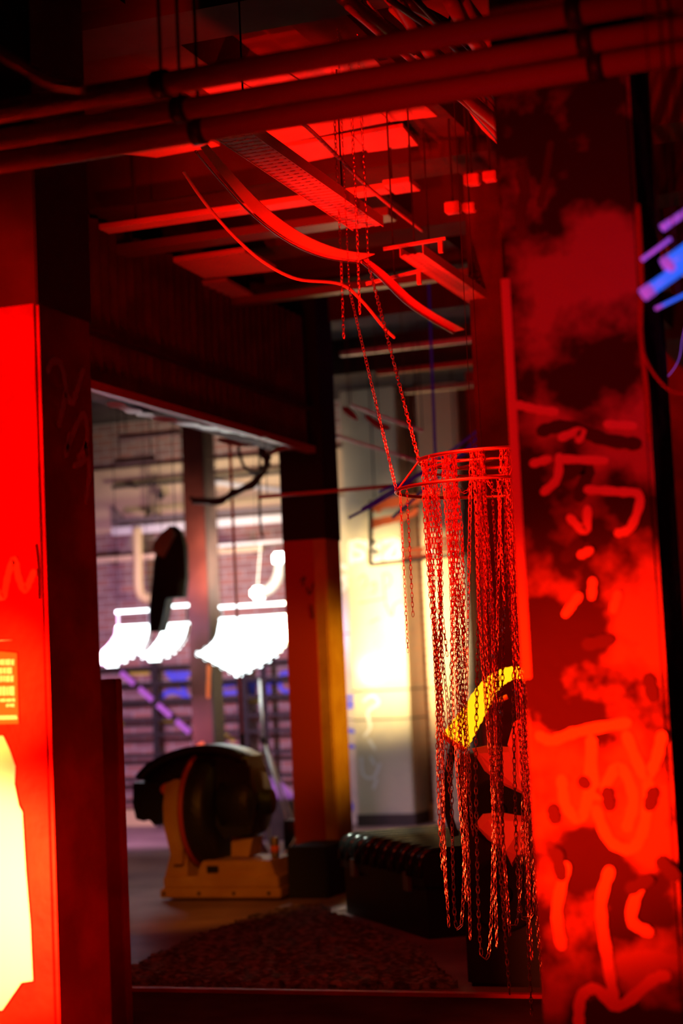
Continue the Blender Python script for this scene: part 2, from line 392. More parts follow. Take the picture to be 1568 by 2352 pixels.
# ================================================================ CEILING CLUTTER
def zplate(name, m_, Z, pts, th=.02, parent=None, label=None):
    o = [atZ(x, y, Z) for x, y in pts]
    return MB().prism(o, (0, 0, th)).build(name, m_, parent, label=label)
def cpanel(Z, pts, lb):
    o = zplate('ceiling_panel', 'panel', Z, pts); tag(o, lb, 'ceiling panel'); return o
ZP = 4.255
cpanel(ZP, [(590,287),(684,272),(726,314),(634,332)], 'small bright ceiling panel left of the thin rod')
cpanel(ZP, [(688,271),(860,243),(893,280),(730,313)], 'bright red ceiling panel right of the thin rod')
cpanel(ZP, [(863,242),(958,226),(1004,268),(896,280)], 'brightest ceiling panel beside the tangle of cables')
cpanel(ZP, [(250,350),(470,315),(505,335),(360,362)], 'dim ceiling panel left of the perforated tray')
for P, lb in (([(650,338),(810,312),(840,345),(690,375)], 'dull red ceiling panel in the second row, left one'),
              ([(813,311),(925,292),(960,335),(845,350)], 'dull red ceiling panel in the second row, right one'),
              ([(455,195),(540,180),(590,212),(500,232)], 'dim ceiling panel between the overhead pipes, left one'),
              ([(545,179),(650,160),(700,195),(596,213)], 'dim ceiling panel between the overhead pipes, middle one'),
              ([(655,158),(850,125),(885,165),(706,196)], 'dim ceiling panel between the overhead pipes, right one')):
    cpanel(ZP+.02, P, lb)
o = zplate('ceiling_panel', 'panel', 4.1, [(398,602),(562,579),(634,622),(470,640)], .03); tag(o, 'loose square panel hanging at left below the cross beams', 'ceiling panel')
o = zplate('ceiling_panel', 'panel', 4.15, [(370,662),(520,645),(600,690),(440,700)], .02); tag(o, 'dimmer panel just beyond the loose square panel', 'ceiling panel')

# cross rails
def rail(pa, pb, Z, wd, ht, lb, m_='panel', name='cross_rail'):
    a, b_ = atZ(*pa, Z), atZ(*pb, Z); y = (a.y+b_.y)/2
    r = thing(name, ((a.x+b_.x)/2, y, Z), lb, 'rail')
    MB().box(a.x, b_.x, y-wd/2, y+wd/2, Z, Z+ht, .003).build('bar', m_, r)
    for t in (.12, .85):
        x = a.x+(b_.x-a.x)*t; MB().tube([(x, y, Z+ht), (x, y, CZ)], .006, 6).build('hanger_rod', 'dsteel', r)
    return r
rail((240,533), (890,438), 4.05, .12, .03, 'long pale rail crossing behind the perforated tray')
rail((893,437), (952,428), 4.05, .2, .03, 'short bright rail piece right of the thin rod', name='rail_piece')
rail((225,595), (900,500), 4.1, .16, .05, 'dim wide rail parallel behind the long pale rail', 'steel')
rail((470,700), (1140,640), 4.1, .1, .05, 'dark rail further back under the ceiling', 'steel')
rail((780,818), (1168,778), 4.1, .06, .04, 'thin grey pipe high at the right behind the suspension chain', 'galv', 'ceiling_pipe')
rail((930,905), (1168,880), 4.1, .07, .04, 'pale ragged pipe left of the right pillar, above the hoops', 'galv', 'ceiling_pipe')
rail((860,860), (1150,835), 4.1, .07, .04, 'dark red pipe between the two grey pipes', 'redp', 'ceiling_pipe')

# perforated cable tray
def tray(a, b_, wd, label, cross=True):
    r = thing('cable_tray', a, label, 'cable tray')
    d = (b_-a).normalized(); s_ = d.cross(Vector((0,0,1))).normalized()
    for sg_ in (-1, 1):
        MB().bar(a+s_*sg_*wd/2+Vector((0,0,.02)), b_+s_*sg_*wd/2+Vector((0,0,.02)), .004, .05).build('side_rail', 'panel', r)
    Lh = (b_-a).length; n = int(Lh/.045); m2 = MB()
    for i in range(n):
        c = a + d*(i*.045+.02)
        m2.bar(c-s_*wd/2, c+s_*wd/2, .027, .003)
    for k in (-.25, 0, .25): m2.bar(a+s_*k*wd*1.2+Vector((0,0,.003)), b_+s_*k*wd*1.2+Vector((0,0,.003)), .02, .003)
    m2.build('perforated_bed', 'panel', r)
    for t in (.15, .8):
        c = a.lerp(b_, t); MB().tube([c+Vector((0,0,.01)), (c.x, c.y, CZ)], .004, 6).build('hanger_rod', 'dsteel', r)
    return r
zt = 3.62
tray(atZ(500, 285, zt), atZ(845, 523, zt), .15, 'perforated cable tray running down the ceiling, its near bright length')
tray(atZ(945, 585, zt), atZ(1185, 750, zt), .12, 'plain cable tray continuing beyond the hanging bracket')
# sagging straps
def pxline(P, D): return smoothpts([atD(x, y, d) for (x, y), d in zip(P, D)], 8)
P = pxline([(468,335),(530,410),(600,485),(680,545),(760,580),(838,592)], [6.9,7.2,7.5,7.8,8.0,8.2])
r = thing('sagging_strap', P[0], 'broad sagging strap glowing red below the perforated tray', 'strap')
MB().ribbon(P, (1, 0, .25), [.03+.07*i/len(P) for i in range(len(P))], .004).build('strap', 'panel', r)
MB().tube([p+Vector((-.03, -.01, -.02)) for p in P], .005, 8).build('piping', 'chrome', r, True)
P = pxline([(840,596),(880,630),(935,685),(985,722),(1050,760)], [8.2,8.4,8.7,9.0,9.4])
r = thing('sagging_strap', P[0], 'strap falling away to the right from the chain hook', 'strap')
MB().ribbon(P, (1, 0, .1), [.02+.06*i/len(P) for i in range(len(P))], .004).build('strap', 'redp', r)
MB().tube([p+Vector((-.02, -.01, -.01)) for p in P], .006, 8).build('piping', 'chrome', r, True)
P = pxline([(422,395),(470,465),(530,535),(600,598),(680,640),(780,652),(830,690),(880,750),(905,775)], [7.2,7.4,7.6,7.8,8,8.2,8.3,8.5,8.6])
o = MB().tube(P, .007, 8).build('hanging_cable', 'panel', None, True); tag(o, 'thin drooping cable lowest under the ceiling, left of the chains', 'cable')
P = pxline([(686,275),(730,315),(800,385),(840,425),(905,480),(970,530)], [7.6,7.8,8.3,8.6,9.0,9.5])
o = MB().tube(P, .009, 8).build('thin_rod', 'panel', None, True); tag(o, 'thin bright rod slanting down across the ceiling panels', 'rod')
# trapeze brackets
for (pa, pb, lb) in (((880,572), (1022,548), 'hanging bracket with a short leg where the tray ends'), ((840,652), (972,620), 'dimmer hanging bracket below the first bracket')):
    a, b_ = atD(*pa, 8.6), atD(*pb, 8.6); r = thing('tray_bracket', a, lb, 'bracket')
    MB().bar(a, b_, .03, .012).build('crossbar', 'panel', r)
    e = b_ + (a-b_)*.08; MB().bar(e, e-Vector((0,0,.065)), .02, .02).build('leg', 'panel', r)
    e2 = b_ + (a-b_)*.5; MB().tube([e2, (e2.x, e2.y, CZ)], .004, 6).build('hanger_rod', 'dsteel', r)
# bright junction boxes by the tangle
for (x, y, s_, lb) in ((1080,410,22,'left of two bright junction boxes left of the right pillar'), (1122,402,20,'bright junction box touching the right pillar edge'), (1036,474,22,'dimmer junction box below the bright pair, left one'), (1074,474,18,'dimmer junction box below the bright pair, right one')):
    c = atD(x, y, 9.2); h = s_*9.2/F
    r = thing('junction_box', c, lb, 'junction box')
    MB().box(c.x-h*.8, c.x+h*.8, c.y, c.y+.06, c.z-h*.6, c.z+h*.6, .006).build('box', 'panel', r)
    MB().tube([(c.x, c.y+.03, c.z+h*.6), (c.x, c.y+.03, CZ)], .006, 6).build('conduit', 'dsteel', r)
# tangle of cables and battens running away at right
tg = 'cables running along the ceiling beside the right pillar'
desc = ['black cable with a lit edge', 'thick dark cable', 'thin red cable', 'slack dark cable', 'frayed cable', 'kinked pale cable', 'bundled cable', 'stiff dark cable']
for i in range(16):
    x0 = 800+i*19; y0 = -30+random.uniform(-20, 20)+i*4
    zz = 4.0+random.uniform(-.15, .15)
    a = atZ(x0, y0, zz); ln = random.uniform(3, 5.5)
    pts = smoothpts([a + Vector((random.uniform(-.04, .04), ln*k/6, random.uniform(-.04, .03))) for k in range(7)], 4)
    r_ = random.choice((.008, .012, .02, .028))
    o = MB().tube(pts, r_, 8).build('ceiling_cable', random.choice(('dsteel', 'dsteel', 'redp', 'panel')), None, True)
    tag(o, '%s in the ceiling tangle, %s' % (desc[i % 8], 'nearer the thin slanting rod' if i < 8 else 'nearer the right pillar'), 'cable', tg)
# corrugated duct/beam along the left
zb = 3.25
ea, eb = atZ(250, 895, zb), atZ(700, 1032, zb)
X0 = (ea.x+eb.x)/2
ya, yb = min(ea.y, eb.y)-.3, max(ea.y, eb.y)
r = thing('corrugated_duct', (X0-.4, ya, zb), 'long dark corrugated duct hanging left of the centre column', 'duct')
b = MB(); n = int((yb-ya)/.11); prof = []
for i in range(n*4+1):
    yv = ya+(yb-ya)*i/(n*4); prof.append((X0+.018*math.sin(i*math.pi/2), yv))
o_ = [Vector((x, y, zb)) for x, y in prof] + [Vector((X0-.25, yb, zb)), Vector((X0-.25, ya, zb))]
b.prism(o_, (0, 0, 1.0)).build('casing', 'duct', r)
MB().bar((X0+.03, ya, zb-.01), (X0+.03, yb, zb-.01), .06, .05).build('bottom_rail', 'redp', r)
MB().bar((X0+.03, ya, zb+.3), (X0+.03, yb, zb+.3), .03, .02).build('seam', 'dsteel', r)
# torn foil under the duct
b = MB(); pts = []
fp = [atZ(x, y, zb-.03) for x, y in ((245,930),(300,940),(350,958),(420,965),(490,985),(560,1000),(600,1005))]
b.ribbon(smoothpts([p+Vector((random.uniform(-.02,.02),0,random.uniform(-.03,.03))) for p in fp], 5), (1,0,.1), [.03+.07*abs(math.sin(i*.9)) for i in range(31)], .004)
o = b.build('torn_foil', 'galv'); tag(o, 'long torn pale foil strip hanging below the corrugated duct', 'foil')
for (P, lb) in (([(620,1040),(650,1028),(690,1024)], 'crumpled foil scrap left of the centre column top'),
                ([(500,1012),(560,1018),(620,1016)], 'thin foil strip between the two mid columns'),
                ([(786,935),(800,948),(820,962)], 'bright foil scrap just right of the centre column'),
                ([(838,955),(870,975),(895,985)], 'small foil flake right of the bright foil scrap')):
    p_ = smoothpts([atD(x, y, 13.3)+Vector((0, 0, random.uniform(-.01, .01))) for x, y in P], 6)
    o = MB().ribbon(p_, (0, .6, .8), [.02+.05*math.sin(math.pi*(i+.5)/len(p_)) for i in range(len(p_))], .006); r = thing('foil_scrap', p_[0], lb, 'foil'); o.build('foil', 'galv', r)
    c = p_[len(p_)//2]; MB().tube([c, (c.x, c.y, CZ)], .003, 5).build('hanger_wire', 'dsteel', r)
# thin diagonals right of the centre column
for (pa, pb, lb) in (((805,930), (970,990), 'upper thin pale bar right of the centre column'), ((770,1000), (960,1060), 'lower thin pale bar right of the centre column')):
    r = thing('thin_bar', atD(*pa, 14), lb, 'bar'); MB().bar(atD(*pa, 14), atD(*pb, 14), .02, .02).build('bar', 'galv', r)
    for c in (atD(*pa, 14), atD(*pb, 14)): MB().tube([c, (c.x, c.y, CZ)], .004, 6).build('hanger_rod', 'dsteel', r)

# ================================================================ HALL COLUMNS
YC = 12.6
def column(name, pxa, pxb, py, Y, m_, label, dep=None, z1=CZ-.002):
    x0, x1 = atY(pxa, py, Y).x, atY(pxb, py, Y).x
    dep = dep or (x1-x0)
    r, s_ = pillar(name, x0, x1, Y, Y+dep, z1, m_, label, 'column')
    return r, x0, x1, dep
r, x0, x1, dp = column('hall_column', 661, 757, 1500, YC, 'ochre', 'ochre and dark painted column in the middle of the hall')
zs = atY(700, 1240, YC).z
MB().box(x0-.006, x1+.006, YC-.006, YC+dp+.006, zs, CZ-.004, .004).build('upper_shade_or_coat', 'cloth', r, label='near-black upper coat')
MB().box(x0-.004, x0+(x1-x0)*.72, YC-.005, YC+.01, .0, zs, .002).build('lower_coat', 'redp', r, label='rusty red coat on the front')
strokes('graffiti', 'darkspray', r, YC-.006, [[(690,1335),(700,1325),(695,1345)], [(705,1350),(712,1365),(720,1340)], [(715,1390),(720,1420)]], .012)
r, x0, x1, dp = column('hall_column', 430, 480, 1400, 16.0, 'slim', 'slim dark red column between the hanging lamps', dep=.26)
strokes('graffiti', 'orange', r, 15.995, [[(480,1530),(478,1600)], [(455,1715),(465,1708)]], .04)
MB().box(x1-.01, x1+.004, 16.0, 16.26, .02, CZ-.01, .003).build('side_coat', 'darkpaint', r, label='brown worn side')
r, x0, x1, dp = column('hall_column', 1098, 1190, 1100, 9.7, 'duct', 'dim red column mostly hidden behind the right pillar')
# cream tiled columns against the back
r, x0, x1, dp = column('tiled_column', 806, 934, 1500, 17.9, 'tile', 'brightly lit cream tiled column covered with faint scrawl', dep=.58)
TC = r
for yj in (1585, 1652):
    z = atY(860, yj, 17.9).z
    MB().box(x0-.003, x1+.003, 17.897, 17.9+dp, z-.012, z+.004).build('joint', 'tilegap', r)
z = atY(870, 1870, 17.9).z
MB().box(x0-.01, x1+.01, 17.88, 17.9+dp, 0, z).build('plinth', 'darkpaint', r, label='dark plinth')
strokes('graffiti', 'inkp', r, 17.898, [[(825,1330),(835,1320),(842,1335),(835,1350)], [(850,1345),(862,1338),(860,1360),(852,1362)], [(878,1320),(892,1318),(898,1335),(888,1350)], [(880,1320),(884,1380)],
    [(826,1385),(880,1375)], [(884,1385),(900,1415),(905,1390),(922,1380)], [(850,1430),(870,1420)]], .018, label='faint marker scrawl')
strokes('graffiti', 'whitep', r, 17.897, [[(838,1250),(822,1243),(808,1250),(815,1262),(832,1268),(832,1282),(810,1286)], [(842,1245),(848,1262)], [(860,1245),(852,1258),(864,1268),(852,1284),(872,1284),(862,1266),(872,1250),(860,1245)],
    [(882,1245),(912,1242),(885,1284),(916,1282)], [(916,1242),(917,1284)], [(805,1245),(806,1292)]], .05, label='white block letters')
strokes('graffiti', 'whitep', r, 17.897, [[(835,1610),(855,1598),(870,1615),(845,1635),(850,1670),(838,1690)], [(848,1700),(860,1720)], [(830,1740),(835,1780),(858,1785),(872,1755)], [(852,1740),(860,1755)], [(865,1790),(858,1810)]], .03, label='white swirls low on the column')
r, x0, x1, dp = column('tiled_column', 980, 1078, 1500, 18.1, 'cream', 'second cream column, half behind the hanging chains', dep=.38)
z = atY(1020, 1578, 18.1).z
MB().box(x0-.003, x1+.003, 18.097, 18.45, z-.012, z+.004).build('joint', 'tilegap', r)
strokes('graffiti', 'whitep', r, 18.095, [[(985,1250),(992,1280)], [(1000,1250),(1030,1252),(1050,1275)], [(1052,1295),(1058,1300)], [(1062,1318),(1066,1322)]], .045, label='white daubs')
MB().box(x1-.02, x1+.03, 18.06, 18.1, 0, atY(1070, 1275, 18.1).z).build('edge_frame', 'dsteel', r)
# painted recess left of the tiled column
a, b_ = atY(752, 1200, 18.3), atY(812, 1200, 18.3)
pr = thing('wall_panel', (a.x, 18.3, 0), 'narrow scrawled wall panel between centre column and tiled column', 'panel')
MB().box(a.x, b_.x, 18.3, 18.38, 0, atY(780, 1140, 18.3).z).build('panel', 'tile', pr)
for yj in (1455, 1652): z = atY(780, yj, 18.3).z; MB().box(a.x, b_.x, 18.296, 18.3, z-.012, z).build('joint', 'tilegap', pr)
strokes('graffiti', 'whitep', pr, 18.297, [[(800,1305),(775,1300),(762,1315),(780,1328),(795,1340),(780,1358),(758,1352)], [(770,1330),(795,1325)]], .05, label='white S shape')
strokes('graffiti', 'bluep', pr, 18.297, [[(790,1602),(812,1600)], [(785,1615),(812,1612)], [(790,1626),(812,1622)], [(788,1675),(812,1680)], [(780,1710),(812,1715)], [(790,1830),(808,1850),(800,1870)]], .04, label='pale blue bars')
# right: dark red partition
a = atY(1086, 1200, 17.6)
struct(MB().box(a.x, 2.4, 17.6, 17.7, 0, CZ).build('trim_15', 'lpillar'), 'dark red partition wall at the far right')

# ================================================================ HANGING FRAMED SIGN
sgn = thing('framed_sign', atY(960, 1220, 16.6), 'clear framed sign with orange strokes in front of the tiled columns', 'sign')
fr = [(852,1150),(850,1297),(1062,1272),(1068,1128)]
q = [atY(x, y, 16.6) for x, y in fr]
b = MB()
for i in (0, 1, 3, 2): pass
for i, j in ((0, 1), (1, 2), (2, 3)): b.bar(q[i], q[j], .035, .03, Vector((0, -1, 0)))
b.build('frame', 'dsteel', sgn)
MB().prism([Vector((p.x, 16.61, p.z)) for p in q], (0, .006, 0)).build('pane', 'acrylic', sgn)
strokes('painted_stroke', 'orange', sgn, 16.6, [[(856,1160),(880,1152),(930,1146),(1000,1138),(1060,1132)], [(858,1168),(890,1160),(960,1150)]], .06)
strokes('painted_stroke', 'orange', sgn, 16.6, [[(856,1208),(880,1200),(930,1188),(955,1172)], [(858,1198),(900,1190),(950,1180)], [(856,1165),(870,1172)]], .055)
strokes('painted_stroke', 'orange', sgn, 16.6, [[(985,1242),(1040,1236)], [(980,1255),(1060,1246)], [(1000,1265),(1055,1258)], [(930,1265),(975,1262)], [(930,1280),(985,1275)]], .04)
for x in (860, 1050):
    p = atY(x, 1145, 16.6); MB().tube([p, (p.x, p.y, CZ)], .006, 6).build('hanger_wire', 'dsteel', sgn)

# glowing globe added in place of a lamp's reflection on the glossy tile
p = atY(850, 1540, 17.9)
wl = thing('tile_glint', (p.x, 17.88, p.z), 'small round white glow standing in for a reflection on the cream tiled column', 'lamp')
MB().lathe([(.055, .0), (.06, -.02), (.05, -.03)], (p.x, 17.9, p.z), 'Y').build('base', 'white', wl, True)
bm_ = bmesh.new(); bmesh.ops.create_icosphere(bm_, subdivisions=3, radius=.075); bmesh.ops.scale(bm_, vec=(.9, .6, 1.15), verts=bm_.verts); bmesh.ops.translate(bm_, vec=(p.x, 17.84, p.z), verts=bm_.verts)
b = MB(); b.merge(bm_); b.build('globe', 'wglow', wl, True)

# ================================================================ BACK WALL: GRILLE, RAILS, PIPES
gr = thing('window_grille', atY(450, 1890, 18.2), 'black security grille of flat bars across the brick wall', 'grille')
gy = 18.25
gx0, gx1 = atY(205, 1650, gy).x, atY(700, 1650, gy).x
for yb_ in (1528, 1566, 1606, 1648, 1684, 1732, 1786, 1838):
    z = atY(450, yb_, gy).z; MB().box(gx0, gx1, gy, gy+.02, z-.022, z+.022).build('bar', 'iron', gr)
for xb in (215, 354, 556, 606, 690):
    x = atY(xb, 1650, gy).x; wd = .035 if xb != 556 else .06
    MB().box(x-wd, x+wd, gy+.02, gy+.05, 0, atY(450, 1512, gy).z).build('upright', 'iron', gr)
# violet diagonal rail
b = MB(); a, c = atY(275, 1542, 18.235), atY(445, 1690, 18.235)
for k in range(4):
    s_ = a+(c-a)*(k/4+.02); e = a+(c-a)*(k/4+.2); b.bar(s_, e, .06, .03, Vector((0,-1,0)))
o = b.build('striped_rail', 'violet'); tag(o, 'violet and grey striped diagonal rail in front of the grille', 'rail')
bl = MB()
def wallgraf(name, m_, lines, wd, lb):
    r = thing(name, atY(*lines[0][0], 18.49), lb, 'graffiti'); strokes('spray_stroke', m_, r, 18.498, lines, wd); return r
wallgraf('graffiti', 'bluep', [[(372,1600),(385,1590),(400,1588),(420,1595),(433,1605)], [(385,1545),(400,1560),(425,1560)], [(390,1548),(432,1548)], [(415,1565),(430,1605)]], .06, 'dark blue scrawl on the bricks left of the slim red column')
wallgraf('graffiti', 'bluep', [[(515,1575),(540,1570)], [(515,1592),(545,1590)], [(572,1565),(580,1595),(585,1565)], [(612,1570),(618,1590)], [(612,1572),(628,1566)], [(664,1545),(646,1550),(645,1580),(662,1590)]], .05, 'blue letters on the bricks below the largest hanging lamp')
wallgraf('graffiti', 'yelp', [[(572,1608),(596,1610)], [(610,1610),(612,1625)], [(365,1655),(420,1660)], [(270,1660),(282,1665)], [(520,1690),(535,1700)], [(300,1545),(340,1545)]], .05, 'yellow daubs scattered over the bricks')
# horizontal rails on back wall upper
def hrail(pa, pb, Y, t, m_, lb, name='wall_rail'):
    a, c = atY(*pa, Y), atY(*pb, Y); z = (a.z+c.z)/2
    r = thing(name, (a.x, Y, z), lb, 'rail')
    MB().box(a.x, c.x, Y, Y+t, z-t/2, z+t/2, .004).build('bar', m_, r)
    for u in (.1, .9):
        x = a.x+(c.x-a.x)*u
        if name == 'tube_fitting': MB().tube([(x, Y+t/2, z), (x, Y+t/2, CZ)], .006, 6).build('hanger_rod', 'dsteel', r)
        else: MB().box(x-.02, x+.02, Y+t, 18.5, z-.02, z+.02).build('wall_bracket', 'dsteel', r)
    return r
hrail((255,1118), (700,1080), 18.2, .04, 'dsteel', 'dark thin rail near the top of the cream plaster band')
hrail((255,1222), (700,1184), 18.0, .09, 'white', 'broad pale rail across the back wall under the plaster band')
hrail((180,1287), (600,1262), 18.0, .06, 'cream', 'cream rail halfway down the back wall')
hrail((255,1200), (700,1160), 17.8, .05, 'steel', 'grey rail just above the broad pale rail')
hrail((480,1248), (700,1246), 17.7, .03, 'white', 'thin white rail right of the slim red column')
a, c = atY(486, 1108, 18.36), atY(656, 1128, 18.36)
o = MB().bar(a, c, .05, .05).build('batten', 'white'); tag(o, 'slanting white batten high on the wall right of the slim column', 'batten')
hrail((272,1004), (412,990), 15.5, .05, 'galv', 'unlit pale tube fitting high at left under the duct', 'tube_fitting')
hrail((262,1062), (352,1050), 15.5, .06, 'galv', 'short pale fitting with a bulky end beside the left pillar', 'tube_fitting')
# dark drop rods on the cream band
for i, (x, y0, y1, t) in enumerate(((341, 1085, 1178, .012), (354, 1085, 1186, .012), (367, 1120, 1142, .022))):
    a, c = atY(x, y0, 18.2), atY(x+2, y1, 18.2)
    r = thing('drop_rod', c, ('left of two thin drop rods', 'right of two thin drop rods', 'short stubby drop rod')[i]+' on the cream plaster band', 'rod')
    MB().tube([a, c], t, 8).build('rod', 'dsteel', r); MB().tube([c+Vector((0,0,.05)), c-Vector((0,0,.02))], t*1.9, 8).build('end_fitting', 'dsteel', r)
# J pipe
P = smoothpts([atY(x, y, 18.0) for x, y in ((315,1212),(317,1280),(318,1340),(324,1366),(340,1374),(352,1372))], 6)
o = MB().tube(P, .055, 14).build('drain_pipe', 'creamp', None, True); tag(o, 'cream pipe with a hooked foot on the back wall', 'pipe')
# sloping gable sheets below pale rail
for (P, lb) in (([(258,1290),(310,1216),(352,1282)], 'left beige triangular sheet on the brick wall'), ([(255,1160),(300,1208),(255,1212)], 'dark triangular stain sheet at the left edge of the plaster band')):
    q = [Vector((p.x, 18.33, p.z)) for p in [atY(x, y, 18.33) for x, y in P]]
    o = MB().prism(q, (0, .03, 0)).build('wall_sheet', 'column'); tag(o, lb, 'sheet')
# twisted cable bundle
P = smoothpts([atD(x, y, 15.8) for x, y in ((440,1150),(500,1150),(545,1130),(585,1105),(612,1070),(605,1040))], 7)
P.append(Vector((P[-1].x, P[-1].y, CZ)))
r = thing('cable_bundle', P[0], 'twisted dark cable bundle drooping left of the centre column', 'cable')
MB().tube(P, .03, 10).build('bundle', 'dsteel', r, True)
for k, dd in enumerate(((.03,.02),(-.03,.03))):
    MB().tube([p+Vector((dd[0]*math.sin(i*.5+k), 0, dd[1]*math.cos(i*.5))) for i, p in enumerate(P)], .012, 8).build('loose_strand', 'cloth', r, True)
P = smoothpts([atD(x, y, 15.6) for x, y in ((548,1035),(560,1070),(585,1085),(610,1072),(620,1050))], 7)
P = [Vector((P[0].x, P[0].y, CZ))]+P+[Vector((P[-1].x, P[-1].y, CZ))]
o = MB().tube(P, .015, 8).build('cable_loop', 'dsteel', None, True); tag(o, 'loop of dark cable hanging above the twisted bundle', 'cable')
P = smoothpts([atD(x, y, 16.0) for x, y in ((596,1060),(596,1150),(598,1210),(604,1235))], 7)
P = [Vector((P[0].x, P[0].y, CZ))]+P
o = MB().tube(P, .012, 8).build('hanging_cable', 'dsteel', None, True); tag(o, 'short dark cable hanging below the twisted bundle', 'cable')
# thin red vertical pole & rail
a, c = atD(527, 1010, 15.9), atD(556, 1690, 15.9)
r = thing('red_pole', c, 'thin red pole hanging between the slim and centre columns', 'pole')
MB().tube([a+(a-c)*.9, a, c], .013, 10).build('pole', 'orange', r, True)
MB().tube([c+Vector((0,0,.02)), c-Vector((0,0,.2))], .022, 10).build('end_weight', 'dsteel', r)
a, c = atD(592, 1142, 12.8), atD(950, 1112, 12.8)
r = thing('red_bar', a, 'thin red bar crossing the centre column at lintel height', 'bar'); MB().tube([a, c], .014, 10).build('bar', 'redp', r, True)
for e in (a.lerp(c, .06), a.lerp(c, .97)): MB().tube([e, (e.x, e.y, CZ)], .003, 6).build('hanger_wire', 'dsteel', r)
# bent white form with glowing ends, shaped as a tube light's smear
P = smoothpts([atY(x, y, 16.6) for x, y in ((644,1290),(642,1305),(636,1330),(622,1350),(605,1360),(590,1362))], 6)
r = thing('light_smear', P[0], 'white bent smear of a tube light between slim column and centre column', 'duct')
MB().tube(P, [.055]*len(P), 16).build('bend', 'offw', r, True)
c = P[0]; MB().box(c.x-.07, c.x+.07, c.y-.05, c.y+.07, c.z-.03, c.z+.09, .02).build('glow_end', 'wglow', r, label='self-glowing square end')
c = P[-1]; MB().box(c.x-.06, c.x+.1, c.y-.05, c.y+.05, c.z-.06, c.z+.06, .03).build('foot', 'wglow', r, label='glowing foot')
MB().tube([atY(598, 1250, 16.6), P[-1]], .008, 8).build('hanger_rod', 'offw', r)
MB().tube([(P[-1].x, 16.6, atY(598, 1250, 16.6).z), (atY(598,1250,16.6).x, 16.6, CZ)], .003, 8).build('hanger_wire', 'dsteel', r)

# ================================================================ HANGING TUBE LAMPS, stacked tubes shaped as their light trails
def lamp(rows, lb, zrail):
    YL = 15.2
    E = []
    for i, (xa, xb, y) in enumerate(rows):
        a, b = atY(xa, y+(xb-xa)*.03, YL-.012*i), atY(xb, y-(xb-xa)*.03, YL-.012*i); z = (a.z+b.z)/2
        a.z = b.z = z; E.append((a, b))
    a0, b0 = E[0]
    r = thing('tube_lamp', ((a0.x+b0.x)/2, YL, a0.z), lb, 'lamp')
    for a, b in E: MB().tube([a, b], .022, 12).build('tube', 'tube', r, True)
    for k in (0, 1):
        MB().ribbon([e[k] for e in E], (0, 1, 0), .05, .012).build('end_bracket', 'white', r)
    zr = atY(*zrail, YL).z
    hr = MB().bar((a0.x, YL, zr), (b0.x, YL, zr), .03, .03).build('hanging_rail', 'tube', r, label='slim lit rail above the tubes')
    for xe in (a0.x+.02, b0.x-.02):
        MB().tube([(xe, YL, a0.z), (xe, YL, zr)], .012, 8).build('drop_bar', 'white', r)
        MB().tube([(xe, YL, zr), (xe, YL, CZ)], .003, 6).build('hanger_wire', 'dsteel', hr)
    return r
lamp([(268,347,1440),(268,346,1451),(264,344,1461),(258,341,1471),(250,336,1481),(240,330,1491),(222,322,1501),(207,306,1510),(222,290,1519),(245,270,1527)], 'leftmost hanging lamp, its light trail shaped as a curved stack of white tubes', (300, 1404))
lamp([(374,434,1436),(372,433,1447),(368,430,1458),(362,426,1468),(354,420,1478),(346,412,1488),(336,402,1498),(326,388,1507),(342,368,1514)], 'smallest of the hanging tube lamps, right beside the slim red column', (400, 1392))
lamp([(505,668,1420),(503,667,1431),(501,667,1442),(499,666,1453),(494,664,1464),(484,660,1475),(470,654,1486),(452,646,1497),(470,636,1508),(490,620,1519),(508,600,1530),(526,575,1541),(540,555,1549)], 'largest and brightest hanging tube lamp, left of the centre column', (580, 1390))
# black cloth hanging at the left
cl = thing('hanging_garment', atY(385, 1450, 14.6), 'long black garment hanging from the ceiling left of the slim column', 'garment')
ZG = 14.6
out = [(402,1208),(416,1222),(428,1255),(430,1330),(424,1372),(392,1375),(378,1425),(366,1452),(346,1452),(346,1400),(352,1330),(356,1290),(364,1262),(378,1228)]
q = [atY(x, y, ZG) for x, y in out]
b = MB(); cx = sum(p.x for p in q)/len(q)
lay = []
for s_, yo in ((.75, -.07), (1, -.03), (1, .04), (.75, .08)):
    lay.append([b.bm.verts.new(Vector((cx+(p.x-cx)*s_, ZG+yo+.01*math.sin(i*2), p.z))) for i, p in enumerate(q)])
for A, B in zip(lay, lay[1:]):
    for i in range(len(q)): b.bm.faces.new((A[i], A[(i+1)%len(q)], B[(i+1)%len(q)], B[i]))
b.bm.faces.new(lay[0][::-1]); b.bm.faces.new(lay[-1])
b.build('body', 'cloth', cl)
MB().prism([Vector((p.x, ZG-.1, p.z)) for p in [atY(x, y, ZG) for x, y in ((400,1210),(412,1228),(385,1282),(364,1272),(362,1250),(378,1228))]], (0, .03, 0)).build('pale_collar', 'column', cl, label='pale brown collar piece')
p = atY(402, 1210, ZG); MB().tube([p, (p.x, p.y, CZ)], .004, 6).build('hanger_wire', 'dsteel', cl)

